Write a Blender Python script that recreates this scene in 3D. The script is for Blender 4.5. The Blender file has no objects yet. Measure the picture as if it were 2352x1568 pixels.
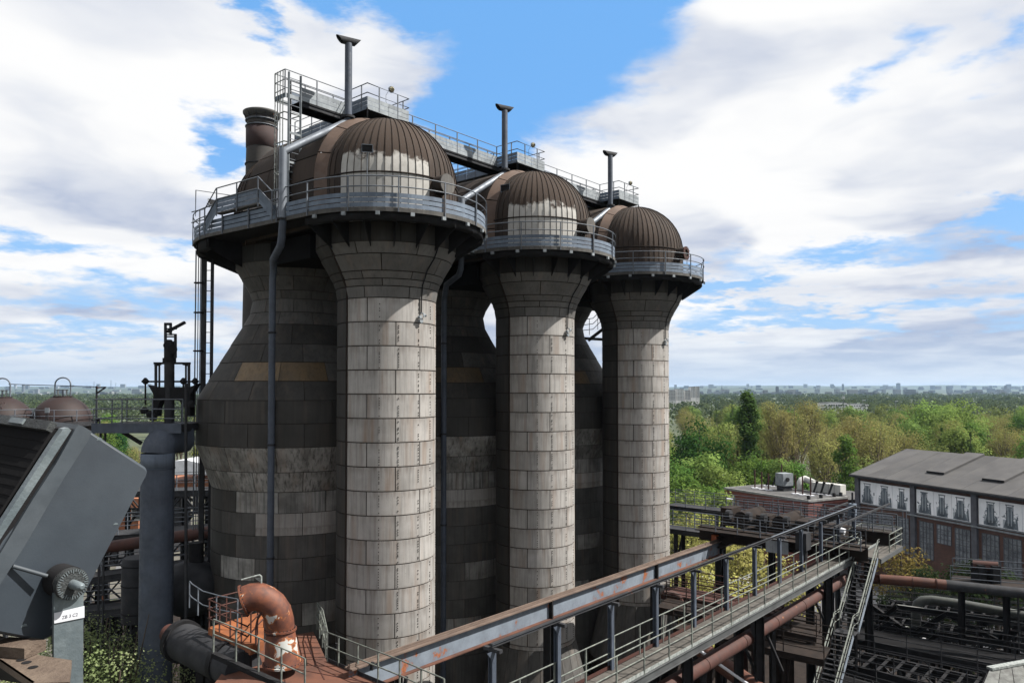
import bpy, math, random
from mathutils import Vector, Matrix, Euler
R = math.radians
PI = math.pi
sc = bpy.context.scene
col = sc.collection

# ---------------------------------------------------------------- camera
EYE = 26.0
F, CX, CY, PHI = 1722.6, 1176.0, 849.2, 0.026      # measured on the photograph at 2352 px wide
cd = bpy.data.cameras.new('camera'); cam = bpy.data.objects.new('camera', cd); col.objects.link(cam)
cd.sensor_width = 36.0; cd.lens = 36.0 * F / 2352.0
cd.shift_y = (CY - 784.0) / 2352.0
cd.clip_start = 0.05; cd.clip_end = 60000.0
cam.location = (0, 0, EYE); cam.rotation_euler = (R(90) + PHI, 0, 0)
sc.camera = cam
sc.render.resolution_x, sc.render.resolution_y = 1024, 682

# ---------------------------------------------------------------- exposure
sc.view_settings.view_transform = 'Standard'
sc.view_settings.look = 'None'
sc.view_settings.gamma = 1.0
sc.view_settings.use_curve_mapping = False
EXPOSURE = 1.2
sc.view_settings.exposure = EXPOSURE
SUN_AZ, SUN_EL = R(87), R(49)                       # azimuth from -Y towards +X
sund = Vector((math.sin(SUN_AZ) * math.cos(SUN_EL), -math.cos(SUN_AZ) * math.cos(SUN_EL), math.sin(SUN_EL)))

# ---------------------------------------------------------------- node helper
class NT:
    def __init__(s, tree):
        s.t = tree; s.n = tree.nodes; s.l = tree.links
    def put(s, sock, v):
        if isinstance(v, bpy.types.NodeSocket): s.l.new(v, sock)
        elif v is not None:
            if hasattr(sock.default_value, '__len__') and not hasattr(v, '__len__'): v = [v] * len(sock.default_value)
            if hasattr(v, '__len__') and len(sock.default_value) == 4 and len(v) == 3: v = (*v, 1)
            sock.default_value = v
    def new(s, typ, ins=(), **kw):
        nd = s.n.new('ShaderNode' + typ)
        for k, v in kw.items(): setattr(nd, k, v)
        for k, v in (ins.items() if isinstance(ins, dict) else enumerate(ins)): s.put(nd.inputs[k], v)
        return nd
    def math(s, op, a, b=None, c=None, clamp=False):
        return s.new('Math', [x for x in (a, b, c) if x is not None], operation=op, use_clamp=clamp).outputs[0]
    def vm(s, op, a, b=None):
        nd = s.new('VectorMath', [x for x in (a, b) if x is not None], operation=op)
        return nd.outputs['Value'] if op in ('LENGTH', 'DOT_PRODUCT', 'DISTANCE') else nd.outputs[0]
    def noise(s, vec, scale, detail=4, rough=.5, dist=0.0):
        return s.new('TexNoise', {'Vector': vec, 'Scale': scale, 'Detail': detail, 'Roughness': rough, 'Distortion': dist}).outputs[0]
    def ramp(s, x, a, b, lo=0., hi=1., smooth=True):
        nd = s.new('MapRange', {'Value': x, 'From Min': a, 'From Max': b, 'To Min': lo, 'To Max': hi})
        nd.interpolation_type = 'SMOOTHSTEP' if smooth else 'LINEAR'
        return nd.outputs[0]
    def mix(s, f, a, b, blend='MIX'):
        nd = s.n.new('ShaderNodeMix'); nd.data_type = 'RGBA'; nd.blend_type = blend; nd.clamp_factor = True
        s.put(nd.inputs[0], f); s.put(nd.inputs[6], a); s.put(nd.inputs[7], b)
        return nd.outputs[2]
    def sep(s, v):
        return s.new('SeparateXYZ', [v]).outputs
    def comb(s, x, y, z):
        return s.new('CombineXYZ', [x, y, z]).outputs[0]

def ray(px, py):
    """unit direction through a photograph pixel (2352-wide)"""
    x, u = (px - CX) / F, -(py - CY) / F
    c, s_ = math.cos(PHI), math.sin(PHI)
    return Vector((x, c - u * s_, s_ + u * c)).normalized()

# ---------------------------------------------------------------- sky
SKY_STRENGTH = 0.065
world = bpy.data.worlds.new('World'); sc.world = world; world.use_nodes = True
wt = NT(world.node_tree); wt.n.clear()
wt_blue = (.185, .49, .98)
g = wt.new('TexCoord').outputs['Generated']
d = wt.vm('NORMALIZE', g)
sky = wt.new('TexSky', sky_type='NISHITA', sun_disc=False, sun_elevation=SUN_EL,
             sun_rotation=PI - SUN_AZ, air_density=1.0, dust_density=0.6, ozone_density=2.2, altitude=60).outputs[0]
x_, y_, z_ = wt.sep(d)
zc = wt.math('MAXIMUM', z_, 0.0)
k_ = wt.math('DIVIDE', 1.0, wt.math('ADD', zc, .16))
p0 = wt.comb(wt.math('MULTIPLY', x_, k_), wt.math('MULTIPLY', y_, k_), wt.math('MULTIPLY', zc, 3.4))
warp = wt.new('TexNoise', {'Vector': p0, 'Scale': 1.1, 'Detail': 3, 'Roughness': .6}).outputs[1]
p1 = wt.vm('ADD', p0, wt.vm('MULTIPLY', wt.vm('SUBTRACT', warp, (.5, .5, .5)), (.7, .7, .7)))
n1 = wt.noise(p1, 1.15, 9, .52)
fine = wt.noise(p0, 4.5, 9, .60)
big = wt.noise(p0, .55, 3, .5)
sh1 = wt.noise(p1, .95, 5, .50)
sh2 = wt.noise(wt.vm('ADD', p1, (-.30, .12, -.34)), .95, 5, .50)     # same field, stepped away from the sun
bw = wt.new('TexNoise', {'Vector': p0, 'Scale': 2.4, 'Detail': 6, 'Roughness': .62}).outputs[1]
d2 = wt.vm('ADD', d, wt.vm('MULTIPLY', wt.vm('SUBTRACT', bw, (.5, .5, .5)), (.22, .22, .15)))
def blob(px, py, r, sx=1., sz=1., amp=1.):
    c = ray(px, py)
    v = wt.vm('MULTIPLY', wt.vm('SUBTRACT', d2, tuple(c)), (sx, 1., sz))
    return wt.math('MULTIPLY', wt.math('SUBTRACT', 1.0, wt.math('MULTIPLY', wt.vm('LENGTH', v), F / r)), amp)
BL = [(1230, 40, 330), (1090, 280, 190), (1000, 0, 190, 1, 1.8), (1400, -80, 180), (760, -70, 120), (505, 330, 95, 1.3, .8, .7), (600, 20, 70, 1, 1, .8),
      (2030, 150, 50, 1, 1, .25), (2270, 90, 55, 1, 1, .25), (1960, 585, 260, .7, 4.5, .65), (2330, 520, 180, .7, 4., .65), (300, 690, 330, .5, 6., .40), (1700, 655, 140, .6, 4., .7),
      (130, 775, 300, .5, 8., .4), (1900, 725, 330, .45, 9., .48), (440, 560, 90, .8, 2., .5), (90, 560, 160, .6, 5., .4)]
gap = None
for b in BL:
    v = blob(*b); gap = v if gap is None else wt.math('MAXIMUM', gap, v)
nz = wt.math('ADD', wt.math('MULTIPLY', wt.math('SUBTRACT', n1, .5), 2.2), wt.math('MULTIPLY', wt.math('SUBTRACT', fine, .5), 1.3))
cov = wt.math('SUBTRACT', wt.math('ADD', nz, .66), wt.math('MULTIPLY', wt.math('MAXIMUM', gap, -.25), 1.9))
cov = wt.ramp(cov, -.16, .62)
lit = wt.ramp(wt.math('SUBTRACT', sh1, sh2), -.13, .09)
dens = wt.ramp(n1, .42, .66)
grey = wt.math('MULTIPLY', wt.math('SUBTRACT', 1.0, lit), wt.ramp(big, .30, .55, .25, 1))
grey = wt.math('MULTIPLY', grey, wt.math('ADD', wt.math('MULTIPLY', dens, .45), .55))
low = wt.ramp(zc, .02, .24, 1, 0)
grey = wt.math('ADD', wt.math('MULTIPLY', grey, .95), wt.math('MULTIPLY', low, wt.math('MULTIPLY', wt.ramp(wt.noise(wt.vm('MULTIPLY', p0, (.5, .5, 4.6)), 1.5, 6, .52), .40, .64), .75)), clamp=True)
grey = wt.math('MULTIPLY', grey, wt.ramp(fine, .2, .7, 1.12, .80), clamp=True)
SK = 1.0 / (SKY_STRENGTH * 2 ** EXPOSURE)
cl = wt.mix(grey, tuple(SK * v for v in (1.0, 1.0, 1.0)), tuple(SK * v for v in (.40, .48, .66)))
blue = wt.mix(.80, wt.mix(1.0, sky, (1.0, 1.08, 1.15), 'MULTIPLY'), tuple(SK * v for v in wt_blue))
blue = wt.mix(wt.ramp(zc, .34, .02, 0, .75), blue, tuple(SK * v for v in (.46, .69, .97)))
full = wt.mix(cov, blue, cl)
hz = wt.ramp(zc, .0, .10, .80, 0)
full = wt.mix(hz, full, tuple(SK * v for v in (.58, .70, .86)))
below = wt.ramp(z_, -.012, -.03)
full = wt.mix(below, full, tuple(SK * v for v in (.10, .12, .10)))
bg = wt.new('Background', {'Color': full, 'Strength': SKY_STRENGTH})
out = wt.new('OutputWorld'); wt.l.new(bg.outputs[0], out.inputs[0])

# ---------------------------------------------------------------- sun
ld = bpy.data.lights.new('sun', 'SUN'); ld.energy = 5.0; ld.angle = R(.53); ld.color = (1.0, .955, .88)
sun = bpy.data.objects.new('sun', ld); col.objects.link(sun); sun.location = (60, -20, 90)
sun.rotation_euler = sund.to_track_quat('Z', 'Y').to_euler()

# ---------------------------------------------------------------- pixel -> place
def P(px, py, Y):
    r_ = ray(px, py); return Vector((r_.x / r_.y * Y, Y, EYE + r_.z / r_.y * Y))
def PZ(px, py, z):
    r_ = ray(px, py); t = (z - EYE) / r_.z; return Vector((r_.x * t, r_.y * t, z))

# ---------------------------------------------------------------- objects
WO = {}
def tag(o, label=None, cat=None, group=None, kind=None):
    if label: o['label'] = label
    if cat: o['category'] = cat
    if group: o['group'] = group
    if kind: o['kind'] = kind
    return o
def thing(name, label, cat, loc=(0, 0, 0), group=None):
    o = bpy.data.objects.new(name, None); col.objects.link(o); o.location = loc; o.empty_display_size = .5
    WO[o] = Vector(loc); return tag(o, label, cat, group)
def put(name, me, parent=None, loc=(0, 0, 0), rot=(0, 0, 0), scale=None, **kw):
    """link a (shared) mesh; loc is given in world metres, rotation in radians"""
    o = bpy.data.objects.new(name, me); col.objects.link(o)
    w = Vector(loc)
    if parent is not None: o.parent = parent; o.location = w - WO[parent]
    else: o.location = w
    o.rotation_euler = rot
    if scale: o.scale = scale
    WO[o] = w
    return tag(o, **kw)
KIDS = {}
def copy_tree(o, kids, parent=None):
    c = o.copy(); col.objects.link(c)
    if parent is not None: c.parent = parent
    for ch in kids.get(o, ()): copy_tree(ch, kids, c)
    return c
def kids_map():
    k = {}
    for o in bpy.data.objects:
        if o.parent: k.setdefault(o.parent, []).append(o)
    return k

class MB:
    def __init__(s): s.v = []; s.f = []; s.sm = []; s.mi = []; s.m = 0
    def face(s, idx, smooth=False): s.f.append(tuple(idx)); s.sm.append(smooth); s.mi.append(s.m)
    def quad(s, a, b, c, d_): 
        n = len(s.v); s.v += [tuple(a), tuple(b), tuple(c), tuple(d_)]; s.face((n, n+1, n+2, n+3))
    def poly(s, pts):
        n = len(s.v); s.v += [tuple(p) for p in pts]; s.face(range(n, n + len(pts)))
    def box(s, c, size, M=None):
        n = len(s.v); hx, hy, hz = size[0]/2, size[1]/2, size[2]/2
        for q in ((-1,-1,-1),(1,-1,-1),(1,1,-1),(-1,1,-1),(-1,-1,1),(1,-1,1),(1,1,1),(-1,1,1)):
            p = Vector((q[0]*hx, q[1]*hy, q[2]*hz))
            if M is not None: p = M @ p
            s.v.append(tuple(p + Vector(c)))
        for f in ((0,3,2,1),(4,5,6,7),(0,1,5,4),(1,2,6,5),(2,3,7,6),(3,0,4,7)): s.face([n+i for i in f])
        return s
    def bar(s, a, b, w, h=None, up=(0, 0, 1)):
        """rectangular bar from a to b: w across, h along up"""
        a, b = Vector(a), Vector(b); h = w if h is None else h
        t = (b - a); L = t.length
        if L < 1e-6: return s
        t.normalize(); u = Vector(up)
        if abs(t.dot(u)) > .99: u = Vector((0, 1, 0))
        r_ = t.cross(u).normalized(); u = r_.cross(t)
        M = Matrix((r_, t, u)).transposed()
        return s.box((a + b) / 2, (w, L, h), M)
    def ibeam(s, a, b, w, h, tf=.02, tw=.015, up=(0, 0, 1)):
        a, b = Vector(a), Vector(b); t = (b - a).normalized(); u = Vector(up)
        if abs(t.dot(u)) > .99: u = Vector((0, 1, 0))
        r_ = t.cross(u).normalized(); u = r_.cross(t)
        s.bar(a + u * (h - tf) / 2, b + u * (h - tf) / 2, w, tf, u)
        s.bar(a - u * (h - tf) / 2, b - u * (h - tf) / 2, w, tf, u)
        s.bar(a, b, tw, h - 2 * tf - .002, u)
        return s
    def tube(s, pts, r, seg=8, caps=True, smooth=True):
        pts = [Vector(p) for p in pts]; rs = r if hasattr(r, '__len__') else [r] * len(pts)
        n0 = len(s.v); m = len(pts); prev = None
        for i, p in enumerate(pts):
            t = ((pts[i] - pts[i-1]).normalized() if i else Vector()) + ((pts[i+1] - pts[i]).normalized() if i < m-1 else Vector())
            t.normalize()
            if prev is None:
                u = Vector((0, 0, 1)) if abs(t.z) < .9 else Vector((1, 0, 0))
                a_ = t.cross(u).normalized()
            else: a_ = (prev - t * prev.dot(t)).normalized()
            prev = a_; b_ = t.cross(a_)
            k = 1.0
            if 0 < i < m-1:
                ca = (pts[i]-pts[i-1]).normalized().dot((pts[i+1]-pts[i]).normalized())
                k = 1 / max(.75, math.sqrt((1 + ca) / 2))
            for j in range(seg):
                q = 2 * PI * j / seg
                s.v.append(tuple(p + (a_ * math.cos(q) + b_ * math.sin(q)) * rs[i] * k))
        for i in range(m - 1):
            for j in range(seg):
                a0, a1 = n0 + i*seg + j, n0 + i*seg + (j+1) % seg
                s.face((a0, a1, a1 + seg, a0 + seg), smooth)
        if caps:
            n1 = len(s.v); s.v += s.v[n0:n0+seg] + s.v[n0+(m-1)*seg:n0+m*seg]
            s.face([n1 + j for j in reversed(range(seg))]); s.face([n1 + seg + j for j in range(seg)])
        return s
    def lathe(s, prof, seg=32, a0=0., a1=2*PI, c=(0, 0), smooth=True, cap=False):
        """prof: list of (radius, z)"""
        full = abs(a1 - a0 - 2*PI) < 1e-6; n0 = len(s.v); k = seg if full else seg + 1
        for r_, z in prof:
            for j in range(k):
                q = a0 + (a1 - a0) * j / seg
                s.v.append((c[0] + r_ * math.cos(q), c[1] + r_ * math.sin(q), z))
        for i in range(len(prof) - 1):
            for j in range(seg):
                j1 = (j + 1) % k
                s.face((n0 + i*k + j, n0 + i*k + j1, n0 + (i+1)*k + j1, n0 + (i+1)*k + j), smooth)
        if cap:
            s.face([n0 + (len(prof)-1)*k + j for j in range(k)])
            s.face([n0 + j for j in reversed(range(k))])
        return s
    def shell(s, fn, nu, nv, th, smooth=True, rim=True):
        """thick patch: fn(u,v)->(point, normal); u,v in 0..1"""
        n0 = len(s.v); k = nu + 1
        for off in (th, 0.):
            for j in range(nv + 1):
                for i in range(nu + 1):
                    p, n_ = fn(i / nu, j / nv); s.v.append(tuple(Vector(p) + Vector(n_) * off))
        N = k * (nv + 1)
        for j in range(nv):
            for i in range(nu):
                a = n0 + j*k + i; s.face((a, a+1, a+1+k, a+k), smooth)
        if rim:
            dn = len(s.v) - n0; s.v += s.v[n0:n0 + dn]; n0 += dn
            for i in range(nu):
                a = n0 + i; s.face((a, a + N, a + N + 1, a + 1)); a = n0 + nv*k + i; s.face((a, a+1, a+1+N, a+N))
            for j in range(nv):
                a = n0 + j*k; s.face((a, a+k, a+k+N, a+N)); a = n0 + j*k + nu; s.face((a, a+N, a+N+k, a+k))
        return s
    def prism(s, pts, z0, z1):
        n = len(s.v); k = len(pts)
        s.v += [(p[0], p[1], z0) for p in pts] + [(p[0], p[1], z1) for p in pts]
        s.face(range(n + k, n + 2*k)); s.face([n + i for i in reversed(range(k))])
        for i in range(k):
            j = (i + 1) % k; s.face((n+i, n+j, n+k+j, n+k+i))
        return s
    def extrude(s, pts, vec):
        """planar polygon (3-D points) extruded by vec"""
        n = len(s.v); k = len(pts); vec = Vector(vec)
        s.v += [tuple(p) for p in pts] + [tuple(Vector(p) + vec) for p in pts]
        s.face([n + i for i in reversed(range(k))]); s.face(range(n+k, n+2*k))
        for i in range(k):
            j = (i + 1) % k; s.face((n+i, n+j, n+k+j, n+k+i))
        return s
    def mesh(s, name, mat, off=(0, 0, 0)):
        me = bpy.data.meshes.new(name); o = off
        me.from_pydata([(v[0]-o[0], v[1]-o[1], v[2]-o[2]) for v in s.v], [], s.f)
        me.polygons.foreach_set('use_smooth', s.sm)
        for m in (mat if isinstance(mat, (list, tuple)) else [mat]): me.materials.append(m)
        if isinstance(mat, (list, tuple)): me.polygons.foreach_set('material_index', s.mi)
        me.update(); return me
    def build(s, name, mat, parent=None, **kw):
        w = WO[parent] if parent is not None else kw.pop('origin', None)
        if w is None:
            xs = [v[0] for v in s.v]; ys = [v[1] for v in s.v]; zs = [v[2] for v in s.v]
            w = Vector(((min(xs)+max(xs))/2, (min(ys)+max(ys))/2, min(zs)))
        kw.pop('origin', None)
        return put(name, s.mesh(name, mat, w), parent, w, **kw)
_mc = {}
def shared(key, fn):
    if key not in _mc: _mc[key] = fn()
    return _mc[key]

def railing(parent, pts, h=1.1, levels=(1.0, .5), mat=None, r=.022, step=1.8, pw=.045, names=('rail', 'post'), closed=False, base=0.0, ends=True, seg=5):
    """rails and posts along a polyline of floor points"""
    pts = [Vector(p) for p in pts]
    if closed: pts = pts + [pts[0]]
    for lv in levels:
        MB().tube([p + Vector((0, 0, h*lv)) for p in pts], r, seg, smooth=True).build(names[0], mat, parent)
    me = shared(('post', h, pw, base, mat.name), lambda: MB().box((0, 0, (h + base)/2 - base), (pw, pw, h + base - .01)).mesh('post', mat))
    L = [0.]
    for a, b in zip(pts, pts[1:]): L.append(L[-1] + (b - a).length)
    n = max(1, round(L[-1] / step)); out = []
    for i in range(n + (0 if closed else 1)):
        if not ends and i in (0, n): continue
        t = L[-1] * i / n; k = 0
        while k < len(L) - 2 and L[k+1] < t: k += 1
        p = pts[k].lerp(pts[k+1], (t - L[k]) / max(1e-6, L[k+1] - L[k]))
        dv = pts[k+1] - pts[k]
        out.append(put(names[1], me, parent, p, (0, 0, math.atan2(dv.y, dv.x))))
    return out

# ---------------------------------------------------------------- materials
def mat(name, c1, c2=None, rough=.75, metal=0., scale=1.5, streak=0., rust=0., rustcol=(.16, .055, .022), bump=.15, rnd=0., bscale=14., stain=0., spec=.35, rscale=1.3, seams=None):
    c2 = c2 or tuple(v * .7 for v in c1)
    c1, c2, rustcol = [tuple(v * .84 for v in q) for q in (c1, c2, rustcol)]
    m = bpy.data.materials.new(name); m.use_nodes = True; t = NT(m.node_tree); t.n.clear()
    c2 = c2 or tuple(v * .7 for v in c1)
    obj = t.new('TexCoord').outputs['Object']
    rndm = t.new('ObjectInfo').outputs['Random']
    co = t.vm('ADD', obj, t.comb(t.math('MULTIPLY', rndm, 71.), t.math('MULTIPLY', rndm, 37.), t.math('MULTIPLY', rndm, 13.)))
    n = t.noise(co, scale, 6, .6)
    c = t.mix(t.ramp(n, .32, .68), c1, c2)
    if streak:
        sv = t.noise(t.vm('MULTIPLY', co, (5., 5., .22)), 1.6, 5, .65)
        c = t.mix(t.math('MULTIPLY', t.ramp(sv, .42, .72), streak), c, tuple(v * .35 for v in c2), 'MIX')
    if stain:
        s1 = t.noise(t.vm('MULTIPLY', co, (2.2, 2.2, .12)), 1.0, 4, .5)
        c = t.mix(t.math('MULTIPLY', t.ramp(s1, .48, .80), stain), c, (.165, .118, .088))
    rf = None
    if rust:
        rn = t.noise(co, rscale, 8, .68)
        rf = t.ramp(rn, .80 - rust * .45, .86 - rust * .45)
        rc = t.mix(t.ramp(t.noise(co, 9, 5, .7), .3, .7), rustcol, tuple(v * 1.9 for v in rustcol))
        c = t.mix(rf, c, rc)
    if seams:
        ph = t.math('FRACT', t.math('ADD', t.math('DIVIDE', t.math('SUBTRACT', t.sep(obj)[2], seams[0]), seams[1]), 60.))
        sn = t.ramp(t.noise(t.vm('MULTIPLY', co, (4., 4., .5)), 1.3, 4, .6), .35, .7)
        dk = t.math('MAXIMUM', t.math('MULTIPLY', t.ramp(ph, .55, 1.0), sn), t.ramp(ph, .10, .0, 0, .7))
        c = t.mix(t.math('MULTIPLY', dk, .62), c, (.085, .068, .058))
        sp_n = t.noise(co, 26, 2, .5); c = t.mix(t.ramp(sp_n, .70, .76, 0, .6), c, (.05, .045, .04))
    if rnd:
        f = t.ramp(rndm, 0, 1, 1 - rnd, 1 + rnd, smooth=False)
        c = t.mix(1.0, c, t.comb(f, f, f), 'MULTIPLY')
    b = t.new('BsdfPrincipled', {'Base Color': c, 'Roughness': rough, 'Metallic': metal, 'Specular IOR Level': spec})
    if rf is not None and metal: t.l.new(t.math('MULTIPLY', t.math('SUBTRACT', 1., rf), metal), b.inputs['Metallic'])
    if rough < .7: t.l.new(t.ramp(t.noise(co, 4, 4, .6), .3, .7, rough * .8, min(1, rough * 1.35)), b.inputs['Roughness'])
    if bump:
        bn = t.new('Bump', {'Strength': bump, 'Distance': .02, 'Height': t.noise(co, bscale, 5, .6)})
        t.l.new(bn.outputs[0], b.inputs['Normal'])
    o = t.new('OutputMaterial'); t.l.new(b.outputs[0], o.inputs[0])
    return m
M = {}
M['panel'] = mat('panel', (.30, .288, .276), (.235, .225, .214), rough=.62, streak=.5, stain=.8, rnd=.09, scale=.8, bump=.12, seams=(EYE + 3.9, 1.0257))
M['panel_dark'] = mat('panel_dark', (.035, .033, .031), (.022, .021, .019), rough=.75, streak=.4, stain=.15, rnd=.12, scale=.8)  # weathered steel, darkened further to put the shade into the colour
M['panel_mid'] = mat('panel_mid', (.080, .077, .073), (.050, .048, .046), rough=.75, streak=.5, stain=.3, rnd=.14, scale=.8)
M['panel_copper'] = mat('panel_copper', (.13, .088, .045), (.085, .066, .045), rough=.45, metal=.2, streak=.4, rnd=.1, scale=.7)
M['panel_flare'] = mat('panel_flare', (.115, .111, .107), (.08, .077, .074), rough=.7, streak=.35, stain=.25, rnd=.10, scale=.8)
M['panel_streaky'] = mat('panel_streaky', (.26, .255, .245), (.11, .107, .10), rough=.7, streak=.9, stain=.5, rnd=.2, scale=.9)
M['joint'] = mat('joint', (.028, .022, .019), rough=.95, spec=.1)
M['gore'] = mat('gore', (.048, .035, .028), (.030, .023, .0195), rough=.85, spec=.2, rnd=.16, streak=.35, scale=.5, bump=.1)
M['gore_band'] = mat('gore_band', (.10, .064, .047), (.07, .047, .036), rough=.6, rnd=.1, scale=.6)
M['galv_blue'] = mat('galv_blue', (.13, .165, .215), (.09, .115, .155), rough=.75, rnd=.12, scale=2, streak=.25, bump=.08)
M['galv_light'] = mat('galv_light', (.24, .265, .285), (.16, .18, .20), rough=.75, rnd=.12, scale=2, streak=.3, bump=.08)
M['rail'] = mat('rail', (.10, .115, .14), (.06, .07, .085), rough=.5, scale=6, bump=.05)
M['rail_light'] = mat('rail_light', (.30, .32, .31), (.13, .145, .14), rough=.55, scale=9, bump=.1)
M['black'] = mat('black', (.018, .018, .02), (.010, .010, .011), rough=.85, scale=2, spec=.12)
M['steel_dark'] = mat('steel_dark', (.035, .036, .04), (.02, .021, .024), rough=.8, scale=1.5, rust=.3, spec=.15)
M['band_grey'] = mat('band_grey', (.085, .082, .078), (.05, .048, .046), rough=.8, streak=.5)
M['silver'] = mat('silver', (.17, .19, .22), (.12, .135, .16), rough=.5, metal=.35, scale=2, bump=.06)
M['pipe_blue'] = mat('pipe_blue', (.058, .072, .10), (.042, .052, .072), rough=.6, scale=1.2, rust=.18, streak=.2)
M['rust_red'] = mat('rust_red', (.060, .020, .014), (.038, .014, .011), rough=.75, scale=2, streak=.25, rust=.3, rustcol=(.22, .08, .03))
M['rust_or'] = mat('rust_or', (.42, .125, .04), (.24, .065, .025), rough=.8, scale=1.6, streak=.15, rust=.35, rustcol=(.13, .05, .03))
M['black_void'] = mat('black_void', (.012, .012, .013), rough=.95, spec=.05)

def gore_pale():
    m = bpy.data.materials.new('gore_pale'); m.use_nodes = True; t = NT(m.node_tree); t.n.clear()
    obj = t.new('TexCoord').outputs['Object']; r_ = t.new('ObjectInfo').outputs['Random']
    zc_ = t.sep(obj)[2]; co = t.vm('ADD', obj, t.comb(t.math('MULTIPLY', r_, 71.), t.math('MULTIPLY', r_, 37.), 0.))
    wp = t.new('NewGeometry').outputs['Position']
    lim = t.math('ADD', zc_, t.math('MULTIPLY', t.math('SUBTRACT', t.noise(wp, 1.5, 6, .65), .5), 1.6))
    f = t.math('MULTIPLY', t.ramp(lim, EYE + 9.6, EYE + 9.85, 1, 0), t.ramp(t.noise(wp, 2.6, 5, .6), .30, .48, .82, 1))
    pale = t.mix(t.noise(co, 2.2, 6, .6), (.22, .215, .205), (.40, .39, .37))
    brown = t.mix(t.noise(co, .6, 5, .6), (.048, .035, .028), (.030, .023, .0195))
    b = t.new('BsdfPrincipled', {'Base Color': t.mix(t.math('MULTIPLY', f, .97), brown, pale), 'Roughness': .9, 'Specular IOR Level': .15})
    o = t.new('OutputMaterial'); t.l.new(b.outputs[0], o.inputs[0]); return m
M['gore_pale'] = gore_pale()
# ================================================================ the three hot blast stoves
ROWV = Vector((6.95, 8.10)); PITCH = ROWV.length
C1 = Vector((-5.66, 33.9)); RA = math.atan2(8.10, 6.95)
VL = 7.0            # shaft axis -> vessel axis
def zz(h): return EYE + h

stove = thing('hot_blast_stove', 'nearest and tallest of the three domed stoves, a silver pipe at its left side', 'blast stove',
              (0, 0, 0), 'hot blast stoves in a row')
# ---- combustion shaft (local: axis at 0,0; vessel at 0,VL; +X along the row away from the viewer)
shaft_prof = [(3.1, zz(-26)), (3.1, zz(-17.4)), (2.21, zz(-13.75)), (2.16, zz(-13.7)), (2.16, zz(3.9)), (2.24, zz(4.39)), (2.34, zz(4.69)),
              (2.50, zz(5.0)), (2.87, zz(5.66)), (3.11, zz(6.13)), (3.11, zz(6.95))]
core = MB().lathe(shaft_prof, 48).build('combustion_shaft', M['joint'], stove)
rows = [(3.9, 4.39, 2.20, 2.28), (4.39, 4.69, 2.28, 2.38), (4.69, 5.0, 2.38, 2.54), (5.0, 5.66, 2.54, 2.91), (5.66, 6.13, 2.91, 3.15)]
k = 0
h = 3.9
while h > -13.6:
    rows.append((h - 1.0257, h, 2.20, 2.20)); h -= 1.0257
def panel_mesh(name, r0, r1, h0, h1, a0, a1, m, th=.035, gap=.022, n=8, c=(0, 0)):
    def fn(u, v):
        q = a0 + gap/2/r0 + (a1 - a0 - gap/r0) * u; hh = h0 + gap/2 + (h1 - h0 - gap) * v; rr = r0 + (r1 - r0) * v - th
        return (c[0] + rr*math.cos(q), c[1] + rr*math.sin(q), zz(hh)), (math.cos(q), math.sin(q), 0)
    return MB().shell(fn, n, 1, th).mesh(name, m)
random.seed(4)
for i, (h0, h1, r0, r1) in enumerate(rows):
    # front half (towards the viewer) pale, back half darker, its shade put into the colour; the joints break from row to row
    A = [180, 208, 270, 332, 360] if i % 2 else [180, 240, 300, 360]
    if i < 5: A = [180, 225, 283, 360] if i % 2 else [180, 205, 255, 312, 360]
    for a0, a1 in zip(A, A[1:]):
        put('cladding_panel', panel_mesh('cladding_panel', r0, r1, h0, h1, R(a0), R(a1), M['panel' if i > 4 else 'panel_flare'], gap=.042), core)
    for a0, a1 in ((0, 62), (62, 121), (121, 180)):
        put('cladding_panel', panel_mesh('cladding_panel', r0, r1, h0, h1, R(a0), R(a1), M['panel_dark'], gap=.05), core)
rv = MB()
for i, (h0, h1, r0, r1) in enumerate(rows[5:]):
    for q in (R(222), R(243), R(268), R(289), R(312)):
        if random.random() < .12: continue
        for j in range(8):
            if random.random() < .25: continue
            hh = h0 + .08 + (h1 - h0 - .16) * (j + random.random() * .5) / 8
            p = Vector((math.cos(q), math.sin(q), 0)); 
            rv.box((p.x * 2.205, p.y * 2.205, zz(hh)), (.035, .035, .035), Matrix.Rotation(q, 3, 'Z'))
rv.build('rivets', M['joint'], core, kind='stuff')
for q in (R(180), R(0)):
    MB().tube([(2.21*math.cos(q), 2.21*math.sin(q), zz(-13.6)), (2.21*math.cos(q), 2.21*math.sin(q), zz(4.3)),
               (2.56*math.cos(q), 2.56*math.sin(q), zz(5.0)), (3.17*math.cos(q), 3.17*math.sin(q), zz(6.15)), (3.17*math.cos(q), 3.17*math.sin(q), zz(6.8))], .05, 6).build('riser_seam', M['joint'], core)
for q0 in range(0, 360, 15):     # cladding of the flared foot
    put('base_plate', panel_mesh('base_plate', 3.13, 2.24, -17.3, -13.75, R(q0), R(q0 + 15), M['panel_mid'], th=.03, gap=.03, n=2), core)
for q0 in range(0, 360, 30):
    put('skirt_plate', panel_mesh('skirt_plate', 3.15, 3.15, 6.13, 6.93, R(q0), R(q0 + 30), M['panel_dark'], th=.03, gap=.03, n=6), core)
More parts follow.
